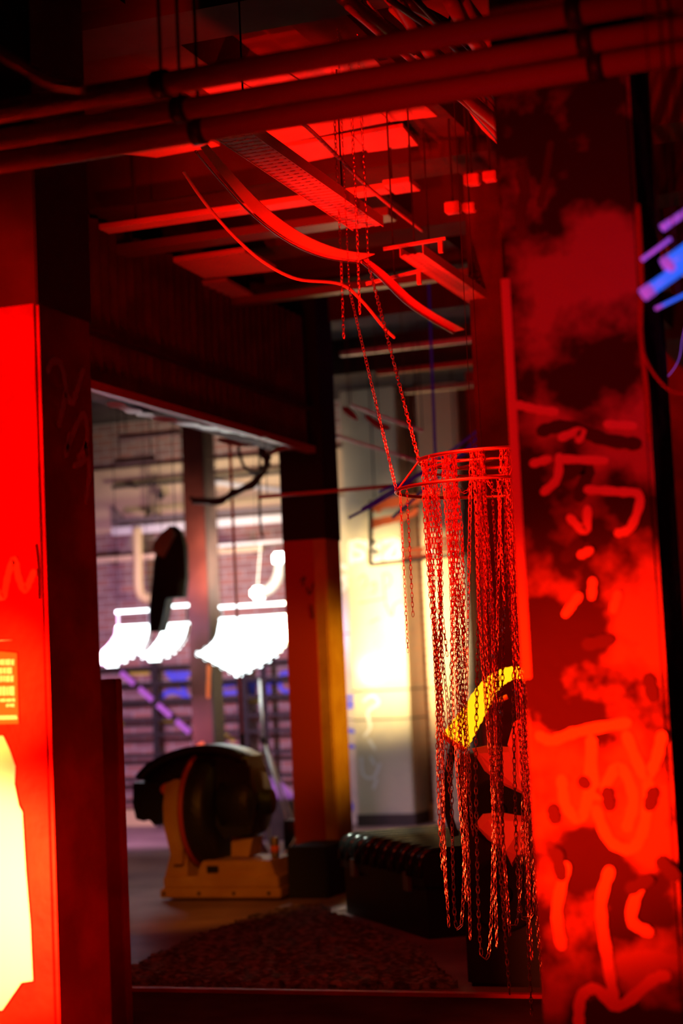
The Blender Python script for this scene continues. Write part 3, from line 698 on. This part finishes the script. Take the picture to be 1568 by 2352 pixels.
# ================================================================ MACHINE
ym = 11.86
kx = lambda px, py: atY(px, py, ym)
k0 = kx(500, 2055)
mc = thing('industrial_blower', (k0.x, ym, 0), 'old industrial blower with curved black snout standing on an orange-lit steel base', 'machine')
ax, bx = kx(375, 2040).x, kx(640, 2040).x
dm = .55
MB().box(ax-.02, bx+.02, ym-.02, ym+dm, .02, .09, .008).build('skid', 'ochre', mc)
MB().box(ax, bx, ym, ym+dm-.02, .09, .17, .008).build('base_step', 'ochre', mc)
zt_ = kx(540, 1978).z
q = [(kx(452,2030).x, .17), (kx(452,1990).x, zt_-.06), (kx(462,1980).x, zt_), (kx(616,1975).x, zt_), (kx(630,2030).x, .17)]
MB().prism([Vector((x, ym+.03, z)) for x, z in q], (0, dm-.1, 0)).build('bed', 'ochre', mc)
bed = bpy.data.objects['bed']
h0, h1 = kx(472,1990), kx(498,2005)
MB().box(h0.x, h1.x, ym+.018, ym+.04, h1.z, h0.z).build('square_hole', 'cloth', bed)
MB().prism([Vector((x, ym+.05, z)) for x, z in ((kx(372,2030).x, .17), (kx(395,1940).x, .45), (kx(420,1940).x, .45), (kx(425,2030).x, .17))], (0, .3, 0)).build('front_foot', 'ochre', mc)
# orange side shield, bowed
c1 = kx(425, 1880)
prof = [(380,1800),(374,1850),(376,1900),(388,1950),(398,1985)]
pin = [(418,1985),(420,1940),(425,1880),(430,1820),(428,1795),(402,1790)]
MB().prism([Vector((p.x, ym+.0, p.z)) for p in [kx(x, y) for x, y in prof+pin]], (0, .35, 0)).build('side_shield', 'ochre', mc, label='bowed orange side shield')
# black drum edge on: axis mostly along X
cz = kx(470, 1865).z; R_ = (kx(470, 1735).z-kx(470, 1990).z)/2
cxm = kx(450, 1865).x; wdm = (kx(480,1865).x-kx(424,1865).x)
dl = MB().lathe([(R_*.3, -wdm/2), (R_*.95, -wdm/2), (R_, -wdm*.35), (R_, wdm*.35), (R_*.92, wdm/2), (R_*.3, wdm/2)], (cxm, ym+.3, cz), 'X', 40)
dl.build('drum', 'blackm', mc, True)
MB().lathe([(R_*1.05, -.015), (R_*1.05, .015)], (cxm-wdm*.42, ym+.3, cz), 'X', 40).build('drum_flange', 'redp', mc, True)
# motor body to the right
MB().lathe([(.05, -.02), (.2, 0), (.24, .03), (.24, .24), (.22, .28), (.1, .30), (.09, .36)], (kx(480, 1830).x, ym+.3, kx(500, 1850).z), 'X', 32).build('motor', 'blackm', mc, True)
q = [(500,1735),(545,1740),(558,1770),(572,1850),(560,1920),(500,1930),(480,1900),(480,1740)]
MB().prism([Vector((p.x, ym+.12, p.z)) for p in [kx(x, y) for x, y in q]], (0, .3, 0)).build('motor_housing', 'blackm', mc)
b = MB()
for i in range(9):
    x = kx(505+i*7, 1800).x; b.box(x, x+.006, ym+.1, ym+.13, kx(500,1900).z, kx(500,1760).z)
b.build('cooling_fin', 'dsteel', mc)
MB().prism([Vector((p.x, ym+.2, p.z)) for p in [kx(x, y) for x, y in ((505,1930),(555,1930),(545,1975),(505,1975))]], (0, .2, 0)).build('motor_foot', 'ochre', mc)
# snout: hood arching to the left, mouth down with ragged lip
P = smoothpts([kx(x, y)+Vector((0, .3, 0)) for x, y in ((470,1765),(425,1762),(370,1780),(332,1815),(322,1860))], 6)
MB().tube(P, [.13+.03*i/len(P) for i in range(len(P))], 24).build('snout', 'blackm', mc, True)
lip = [(288,1800),(287,1850),(295,1885),(312,1890),(325,1886),(338,1900),(345,1895),(352,1870),(370,1850),(374,1800)]
MB().prism([Vector((p.x, ym+.12, p.z)) for p in [kx(x, y) for x, y in lip]], (0, .3, 0)).build('ragged_lip', 'blackm', mc)
top = smoothpts([kx(x, y) for x, y in ((300,1790),(330,1760),(380,1735),(440,1722),(500,1730),(545,1748))], 5)
b = MB(); b.ribbon([Vector((p.x, ym+.28, p.z)) for p in top], (0, 1, 0), .36, .05); b.build('top_hood', 'blackm', mc, True)
c = kx(368, 1815); MB().lathe([(.035, -.03), (.045, 0), (.03, .03)], (c.x, ym+.1, c.z), 'Y', 16).build('red_knob', 'orange', mc, True)
for i in range(4):
    c = kx(380+i*80, 2052); MB().lathe([(.012, -.01), (.012, .012)], (c.x, ym-.02, .055), 'Y', 8).build('bolt', 'dsteel', mc)
# dark block right of base
a, c = kx(640, 2060), kx(705, 2030)
o = MB().box(bx+.03, bx+.33, ym+.1, ym+.6, 0, .36, .01).build('dark_box', 'cloth'); tag(o, 'dark square box right of the blower base against the centre column', 'box')
# can
c = kx(607, 1975); 
cn = thing('drink_can', (c.x, ym+.2, zt_), 'small metal can standing on the blower base', 'can')
MB().lathe([(.02, 0), (.03, .005), (.031, .02), (.031, .13), (.027, .145), (.024, .15)], (c.x, ym+.2, zt_), 'Z', 20).build('body', 'steel', cn, True)
MB().lathe([(.0315, .04), (.0315, .09)], (c.x, ym+.2, zt_), 'Z', 20).build('band', 'orange', cn, True)
# red cable + led
c = atY(682, 1893, 13.9)
ld = thing('indicator_box', (c.x, 13.9, c.z), 'tiny red indicator light on a black box beside the centre column', 'indicator')
MB().box(c.x-.14, c.x+.02, 13.93, 14.2, 0, c.z+.03, .01).build('box', 'black', ld)
bm_ = bmesh.new(); bmesh.ops.create_icosphere(bm_, subdivisions=2, radius=.017); bmesh.ops.translate(bm_, vec=c, verts=bm_.verts); b = MB(); b.merge(bm_); b.build('light', 'rled', ld, True)
P = smoothpts([atY(682,1905,13.8), atY(675,1930,13.4), atY(655,1958,12.7), atY(640,1968,12.3), atY(622,1962,12.1)], 5)
o = MB().tube(P, .004, 6).build('red_cable', 'orange', None, True); tag(o, 'thin red cable trailing from the indicator light to the can', 'cable')

# light stand
ls = thing('light_stand', atY(620, 1870, 15.5), 'pale tripod light stand in front of the grille', 'stand')
hub = atY(605, 1700, 15.5)
MB().tube([atY(596, 1560, 15.5), hub-Vector((0,0,.25))], .014, 10).build('mast', 'galv', ls, True)
MB().lathe([(.03, -.03), (.035, 0), (.03, .03)], hub, 'Z', 14).build('hub', 'dsteel', ls)
for tx, ty, yo in ((596,1840,.2), (682,1862,-.1), (640,1870,.5)):
    t_ = atZ(tx, 1900, 0); t_ = Vector((atY(tx, ty, 15.5).x, 15.5+yo, 0.01)); MB().tube([hub, hub*.35+t_*.65+Vector((0,0,.02)), t_], .012, 8).build('leg', 'galv', ls, True)
# violet cloth heap
def heap(cx, cy, rx, ry, h, seed):
    random.seed(seed); b = MB(); n = 28; rings = []
    ph = [random.uniform(0, 6) for _ in range(5)]
    for j in range(8):
        t = j/7; ring = []
        for i in range(n):
            a = 2*math.pi*i/n; rr = (1-t**1.6)*(1+.12*math.sin(3*a+ph[0])+.08*math.sin(7*a+ph[1]))
            z = h*t*(1+.2*math.sin(2*a+ph[2]))+.03*math.sin(5*a+j+ph[3])*(t if t < 1 else 0)
            ring.append(b.bm.verts.new((cx+rx*rr*math.cos(a), cy+ry*rr*math.sin(a), max(z, 0)+.002)))
        rings.append(ring)
    for A, B in zip(rings[:-1], rings[1:-1]):
        for i in range(n): b.bm.faces.new((A[i], A[(i+1)%n], B[(i+1)%n], B[i]))
    tp = b.bm.verts.new((cx, cy, h)); A = rings[-2]
    for i in range(n): b.bm.faces.new((A[i], A[(i+1)%n], tp))
    b.bm.faces.new(rings[0][::-1]); return b
pc = atY(630, 1860, 16.6)
bn = MB().box(pc.x-.5, pc.x+.25, 16.4, 16.9, 0, .38, .01).build('low_bench', 'darkpaint'); tag(bn, 'low dark bench under the violet cloth behind the light stand', 'bench')
o = heap(pc.x-.1, 16.65, .3, .2, .2, 3).build('violet_cloth', 'violet', None, True); o.location.z = .38; tag(o, 'crumpled violet cloth heaped behind the light stand', 'cloth')
pc = atZ(575, 1935, 0)
o = heap(atY(590, 1900, 12.7).x, 12.7, .2, .16, .36, 5).build('violet_bag', 'violet', None, True); tag(o, 'dark violet bag slumped on the floor right behind the blower motor', 'bag')

# ================================================================ TRUNK
A = atZ(787, 2096, 0); B = atZ(980, 2160, 0)
ud = (B-A); LN = ud.length; ud.normalize(); vd = Vector((-ud.y, ud.x, 0))
if vd.y < 0: vd = -vd
HT = .5; DP = .75
tr = thing('ribbed_trunk', A, 'black ribbed plastic trunk with shiny rounded ribs on its lid', 'trunk')
def T(u, v, z): return A + ud*u + vd*v + Vector((0, 0, z))
def tbox(u0, u1, v0, v1, z0, z1):
    return ([T(u0,v0,z0), T(u1,v0,z0), T(u1,v1,z0), T(u0,v1,z0)], [T(u0,v0,z1), T(u1,v0,z1), T(u1,v1,z1), T(u0,v1,z1)])
MB().hexa(*tbox(.02, LN-.02, .02, DP-.02, .0, HT*.66)).build('body', 'black', tr)
MB().hexa(*tbox(.0, LN, .0, DP, HT*.60, HT*.70)).build('rim', 'black', tr)
# lid: rounded cross-section
sec = [(0, HT*.70)] + [(.10-.10*math.cos(t), HT*.86+.14*HT*math.sin(t)) for t in [i*math.pi/12 for i in range(7)]]
sec += [(DP-y, z) for y, z in sec[::-1]]
MB().prism([T(.01, v, z) for v, z in sec], ud*(LN-.02)).build('lid', 'black', tr)
nr = 10
for i in range(nr):
    u = .05+(LN-.1)*i/(nr-1)
    P = [T(u, v, z) for v, z in sec]
    P = [P[0]-vd*.01] + P[1:-1] + [P[-1]+vd*.01]
    MB().tube(P, .024, 12).build('rib', 'rib', tr, True)
for u in (.25, LN-.3):
    MB().hexa(*tbox(u, u+.09, -.02, .0, HT*.52, HT*.74)).build('latch', 'steel', tr)

# ================================================================ RUG
q = [(255,2262),(330,2215),(470,2150),(640,2095),(740,2085),(775,2108),(960,2180),(1010,2232),(1060,2272),(700,2278)]
poly = [atZ(x, y, 0) for x, y in q]
def inside(x, y):
    c = False; n = len(poly)
    for i in range(n):
        a, b = poly[i], poly[(i+1)%n]
        if (a.y > y) != (b.y > y) and x < (b.x-a.x)*(y-a.y)/(b.y-a.y)+a.x: c = not c
    return c
random.seed(11)
b = MB(); xs0, xs1 = min(p.x for p in poly), max(p.x for p in poly); ys0, ys1 = min(p.y for p in poly), max(p.y for p in poly)
st = .035; nx, ny = int((xs1-xs0)/st)+1, int((ys1-ys0)/st)+1; V = {}
for i in range(nx):
    for j in range(ny):
        x, y = xs0+i*st, ys0+j*st
        if inside(x, y): V[i, j] = b.bm.verts.new((x+random.uniform(-.01,.01), y+random.uniform(-.01,.01), .018+random.uniform(0, .028)))
for (i, j) in list(V):
    if all((i+a, j+c) in V for a, c in ((1,0),(1,1),(0,1))): b.bm.faces.new((V[i,j], V[i+1,j], V[i+1,j+1], V[i,j+1]))
ge = bmesh.ops.extrude_face_region(b.bm, geom=b.bm.faces[:])
for v in [g for g in ge['geom'] if isinstance(g, bmesh.types.BMVert)]: v.co.z = .002
o = b.build('shaggy_rug', 'rug'); tag(o, 'matted rough rug spread over the floor before the trunk', 'rug')

# ================================================================ CHANDELIER
D0 = 7.15
cc = atD(1146, 1052, D0); rr = 186*D0/F
ch = thing('chain_chandelier', cc, 'red-lit hoop chandelier of long hanging chains left of the right pillar', 'chandelier')
def ring(c, r, t, name, m_='chrome', n=64):
    return MB().tube([c+Vector((r*math.cos(2*math.pi*i/n), r*math.sin(2*math.pi*i/n), 0)) for i in range(n)], t, 10, closed=True).build(name, m_, ch, True)
ring(cc, rr, .008, 'hoop')
c2 = atD(1120, 1120, D0+.02); r2 = 212*D0/F
ring(c2, r2, .007, 'hoop')
ring(cc-Vector((0,0,.035)), rr*.93, .005, 'hoop')
for k in range(3):
    a = math.pi*k/3+.3; d = Vector((math.cos(a), math.sin(a), 0)); MB().tube([cc-d*rr, cc+d*rr], .005, 8).build('spoke', 'chrome', ch)
for k in range(4):
    a = math.pi*k/2+.5; d = Vector((math.cos(a), math.sin(a), 0)); MB().tube([cc+d*rr, c2+d*r2], .004, 8).build('tie_bar', 'chrome', ch)
def chain(pts, pitch=.026, lw=.010, wire=.0028):
    pitch *= .8; lw *= .62; wire *= .62
    # resample
    b = MB(); pts = [Vector(p) for p in pts]; acc = [0]
    for a, c in zip(pts, pts[1:]): acc.append(acc[-1]+(c-a).length)
    n = max(2, int(acc[-1]/pitch)); j = 0
    tw = random.uniform(0, 3)
    for i in range(n):
        s_ = (i+.5)*acc[-1]/n
        while j < len(acc)-2 and acc[j+1] < s_: j += 1
        t = (s_-acc[j])/max(1e-6, acc[j+1]-acc[j]); p = pts[j].lerp(pts[j+1], t); d = (pts[j+1]-pts[j]).normalized()
        r_ = d.cross(Vector((.3, .9, .1))).normalized(); u = r_.cross(d)
        an = (i % 2)*math.pi/2 + tw + random.uniform(-.25, .25); side = r_*math.cos(an)+u*math.sin(an); nn = d.cross(side)
        seg, sub = 8, 4; R4 = []
        hl = pitch*.72
        for k in range(seg):
            th = 2*math.pi*k/seg; cp = p + d*(hl*math.cos(th)) + side*(lw*math.sin(th)); out_ = (d*math.cos(th)+side*math.sin(th))
            R4.append([b.bm.verts.new(cp + (out_*math.cos(f)+nn*math.sin(f))*wire) for f in [2*math.pi*q/sub for q in range(sub)]])
        for k in range(seg):
            A_, B_ = R4[k], R4[(k+1)%seg]
            for q in range(sub): b.bm.faces.new((A_[q], A_[(q+1)%sub], B_[(q+1)%sub], B_[q]))
    return b
# strands: (top px, side of hoop, bottom py)
def hoop_pt(c, r, px, back):
    t = max(-1, min(1, (px-(1146 if r == rr else 1120))/(r*F/D0)))
    ang = math.acos(t); ang = ang if back else -ang
    return c + Vector((r*math.cos(ang+yaw), r*math.sin(ang+yaw), 0))
random.seed(21)
def drop(z_target_py): return atD(1100, z_target_py, D0).z
strand = []
for c0, spread, n_, hi, lo in ((974,14,10,2110,1500),(1018,14,10,2125,1480),(1073,5,4,2150,1600),(1092,5,4,2240,1900),(1148,8,6,2285,1700),(1168,6,6,2200,1650),(1230,20,3,2110,2000),(1290,16,3,2100,1950)):
    for k in range(n_): strand.append((c0-spread+2*spread*k/max(1, n_-1)+random.uniform(-3, 3), 0, hi+(lo-hi)*k/max(1, n_-1)+random.uniform(-20, 20)))
for px, bk, py in strand:
    p = hoop_pt(cc, rr, px, bk)
    p = p.lerp(Vector((cc.x, cc.y, p.z)), random.uniform(0, .12))
    z1 = atD(px, py, D0).z
    pts_ = [Vector((p.x+.006*math.sin(t*9+px)*(t > 0), p.y+.006*math.cos(t*7+px), p.z+(z1-p.z)*t)) for t in [k/10 for k in range(11)]]
    chain(pts_).build('chain_strand', 'chrome', ch)
# inner and lower hoop doubles
for px, bk, py in [(916,0,1500),(930,0,1420),(1112,0,1480),(1125,0,1400)]:
    p = hoop_pt(c2, r2, px, bk); z1 = atD(px, py, D0).z
    chain([p, (p.x, p.y, z1)], .022, .008, .002).build('chain_strand', 'chrome', ch)
# draped loops near the bottom
for (xa, xb_, yt, yb_) in ((1150,1203,1700,2125),(1035,1070,1650,2130),(1092,1135,1750,2200),(1178,1240,1600,2110)):
    P = [atD(xa+(xb_-xa)*t, yt+(yb_-yt)*(1-(2*t-1)**4 if True else 0), D0-.12) for t in [i/24 for i in range(25)]]
    top1, top2 = hoop_pt(cc, rr, xa, 0), hoop_pt(cc, rr, xb_, 0)
    P = [top1] + P + [top2]
    chain(P, .030, .011, .003).build('chain_loop', 'chrome', ch)
# short swags between hoops
for (xa, xb_) in ((965,1015),(1015,1085),(1085,1150),(1150,1220)):
    p, q_ = hoop_pt(cc, rr, xa, 0), hoop_pt(cc, rr, xb_, 0)
    P = [p.lerp(q_, t)-Vector((0,0,.16*(1-(2*t-1)**2))) for t in [i/12 for i in range(13)]]
    chain(P, .022, .008, .002).build('chain_swag', 'chrome', ch)
# suspension chains
lft = hoop_pt(cc, rr, 961, 0); hook = atD(846, 606, 7.9)
chain([hook, lft], .026, .0125, .0036).build('suspension_chain', 'chrome', ch)
chain([hook+Vector((0,0,0)), (hook.x, hook.y, CZ)], .03, .009, .0026).build('suspension_chain', 'chrome', ch)
lf2 = hoop_pt(c2, r2, 909, 0); hk2 = atD(802, 664, 7.8)
chain([hk2, lf2], .024, .011, .003).build('suspension_chain', 'chrome', ch)
chain([hk2, (hk2.x, hk2.y, CZ)], .022, .007, .002).build('suspension_chain', 'chrome', ch)
top = atD(1260, 300, 7.3); rp = hoop_pt(cc, rr, 1325, 0)
chain([rp, (rp.x, rp.y, CZ)], .024, .010, .003).build('suspension_chain', 'chrome', ch)
for (x, y0, y1, d, lb) in ((820,535,720,8.0,'short chain end dangling beside the long suspension chain'), (783,600,775,8.1,'faint chain end dangling left of the other chains')):
    a, c = atD(x, y0, d), atD(x+6, y1, d)
    o = chain([(a.x, a.y, CZ), a, c], .024, .010, .003).build('hanging_chain', 'chrome'); tag(o, lb, 'chain')

# ================================================================ YELLOW HOSE, RED CLOTH, DARK FIGURE BEHIND CHAINS
DY = 8.3
P = smoothpts([atD(x, y, DY) for x, y in ((1212,1556),(1188,1545),(1158,1552),(1132,1570),(1108,1600),(1085,1640),(1062,1675),(1046,1700))], 8)
n = len(P); rad = []
for i in range(n):
    t = i/(n-1); base = .024+.044*t**1.2; rad.append(base*(1+.05*math.sin(i*1.9)))
yh = thing('arched_hose', P[-1], 'yellow ribbed hose, glow added for the light on it, arching down behind the hanging chains', 'hose')
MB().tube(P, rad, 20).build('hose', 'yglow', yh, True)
d = (P[-1]-P[-2]).normalized()
MB().tube([P[-1]-d*.005, P[-1]+d*.025], [.066, .062], 20).build('mouth_ring', 'orange', yh, True)
P2 = smoothpts([atD(x, y, DY+.02) for x, y in ((1110,1612),(1135,1612),(1165,1600))], 6)
MB().tube(P2, .012, 10).build('side_branch', 'orange', yh, True)
o_ = P[0]; MB().lathe([(.02,-.02),(.028,0),(.02,.02)], o_, 'Z', 14).build('end_cap', 'wglow' if False else 'white', yh, True)
q_ = atD(1220, 1640, DY); MB().tube([P[0], q_, (q_.x, q_.y, 0)], .02, 10).build('support_tube', 'redp', yh, True)
# dark cabinet behind chains with cloth
a, c = atZ(1035, 2170, 0), atZ(1260, 2180, 0)
cb = thing('speaker_cabinet', atD(1130, 2100, 8.8), 'tall dark loudspeaker cabinet behind the hanging chains', 'loudspeaker')
xa, xb_ = atD(1040, 1800, 8.8).x, atD(1250, 1800, 8.8).x
yb0 = atD(1130, 1800, 8.8).y; ztop = atD(1130, 1730, 8.8).z
MB().box(xa, xb_, yb0, yb0+.4, 0, ztop, .02).build('cabinet', 'black', cb)
for zc, rc in ((ztop-.28, .15), (ztop-.68, .17)):
    dv = MB().lathe([(rc*1.02, .0), (rc*1.05, -.015), (rc*.95, -.02), (rc*.88, -.008), (rc*.3, -.004)], ((xa+xb_)/2, yb0-.002, zc), 'Y', 32).build('driver', 'cloth', cb, True)
    MB().lathe([(rc*.28, -.006), (rc*.2, -.02), (.01, -.026)], ((xa+xb_)/2, yb0-.002, zc), 'Y', 24).build('dust_cap', 'black', dv, True)
MB().tube(smoothpts([atD(x, y, 8.65) for x, y in ((1085,1640),(1050,1690),(1030,1770),(1026,1850),(1045,1920))], 6), .02, 8).build('carry_strap', 'cloth', cb, True)
def drape(pts, D, m_, name, lb, amp=.02):
    q = [atD(x, y, D) for x, y in pts]; b = MB(); c = sum(q, Vector())/len(q)
    lay = []
    for s_, dd in ((.82, -.035), (1, 0), (1, .015), (.85, .03)):
        lay.append([b.bm.verts.new(c+(p-c)*s_ + fw*(dd+amp*math.sin(i*1.7)*(s_))) for i, p in enumerate(q)])
    for A_, B_ in zip(lay, lay[1:]):
        for i in range(len(q)): b.bm.faces.new((A_[i], A_[(i+1)%len(q)], B_[(i+1)%len(q)], B_[i]))
    b.bm.faces.new(lay[0][::-1]); b.bm.faces.new(lay[-1])
    r = thing(name, c, lb, 'cloth'); b.build('fabric', m_, r)
    tp = max(q, key=lambda p: p.z); MB().tube([tp+fw*.01-Vector((0,0,.03)), (tp.x, tp.y, CZ)], .002, 5).build('hanging_wire', 'dsteel', r)
    return r
drape([(1083,1720),(1120,1714),(1170,1716),(1235,1712),(1235,1850),(1200,1825),(1150,1800),(1112,1770)], 8.05, 'redcloth', 'red_cloth', 'upper pointed red cloth hanging behind the chains beside the right pillar')
drape([(1090,1895),(1110,1872),(1150,1866),(1210,1875),(1222,1965),(1190,1970),(1176,1990),(1160,1955),(1120,1930)], 8.05, 'redcloth', 'red_cloth', 'lower ragged red cloth hanging behind the chains')
drape([(1180,1660),(1215,1640),(1250,1640),(1260,1880),(1215,1850),(1185,1790),(1165,1710)], 7.9, 'redcloth', 'red_cloth', 'bright crumpled red cloth at the left edge of the right pillar')

# ================================================================ BLUE LIGHTS RIGHT EDGE
def led(pa, pb, D, rad, m_, lb, grp='blue light sticks beyond the right pillar'):
    a, c = atD(*pa, D), atD(*pb, D); r = thing('light_stick', (a+c)/2, lb, 'light', grp)
    MB().tube([a, c], rad, 12).build('stick', m_, r, True)
    e = a+(c-a)*.16; MB().tube([a-(c-a).normalized()*.004, e], rad*1.08, 12).build('end_cap', 'bledp', r, True)
    t_ = a+(c-a)*.6; MB().tube([t_, (t_.x, t_.y, CZ)], .0015, 5).build('hanger_wire', 'dsteel', r)
led((1478,676), (1600,590), 4.25, .015, 'bled', 'long blue light stick slanting over the right pillar edge')
led((1530,612), (1600,562), 4.25, .021, 'bled', 'thickest and brightest blue light stick at the right edge')
led((1522,522), (1600,470), 4.3, .009, 'bledp', 'uppermost violet light stick at the right edge')
led((1476,595), (1540,548), 4.3, .005, 'bledp', 'thin faint violet stick left of the uppermost one')
led((1508,708), (1590,668), 4.3, .004, 'bled', 'lowest hair-thin blue stick at the right edge')
q = [atD(x, y, 6.0) for x, y in ((1522,480),(1568,470),(1600,600),(1530,560))]
o = MB().prism(q, (0, .01, 0)).build('red_card', 'redcloth'); tag(o, 'small red card behind the uppermost violet light stick', 'card')
q = [atD(x, y, 6.0) for x, y in ((1536,640),(1600,640),(1600,690),(1540,672))]
o = MB().prism(q, (0, .01, 0)).build('red_card', 'redcloth'); tag(o, 'small red card between the lower blue light sticks', 'card')
P = smoothpts([atD(x, y, 4.75) for x, y in ((1474,735),(1470,780),(1485,830),(1510,870),(1545,900),(1600,905))], 6)
o = MB().tube(P, .004, 8).build('hanging_cable', 'redp', None, True); tag(o, 'red-lit cable curving off the right edge of the right pillar', 'cable')
P = smoothpts([atD(x, y, 5.2) for x, y in ((1518,880),(1545,850),(1560,820),(1566,780),(1575,740))], 6)
o = MB().tube(P, .0012, 6).build('thin_wire', 'bledp', None, True); tag(o, 'hair-thin violet wire at the right edge of the picture', 'wire')
# dim glowing strands put in for faint blue light haze
for i, (pa, pb) in enumerate((((830,1170), (1160,940)), ((870,1130), (1165,985)), ((900,1190), (1165,930)), ((800,1190), (1000,1060)))):
    a, c = atD(*pa, 12.2+i*.12), atD(*pb, 12.2+i*.12)
    o = MB().tube(smoothpts([a, a.lerp(c, .5)-Vector((0,0,.03)), c], 8)+[Vector((c.x+.02, c.y, CZ))], .010, 8).build('haze_streak', 'bdim', None, True)
    o.data.transform(Matrix.Identity(4)); tag(o, ('lowest', 'middle', 'upper', 'short leftmost')[i]+' dim blue haze streak, built as a strand, slanting up behind the chandelier hoops', 'cable')

P = smoothpts([atD(x, y, 4.0) for x, y in ((-60,90),(0,122),(60,158),(120,190),(190,200))], 6)
o = MB().tube(P, .012, 8).build('hanging_cable', 'redp', None, True); tag(o, 'lit cable sagging in the upper left corner', 'cable')
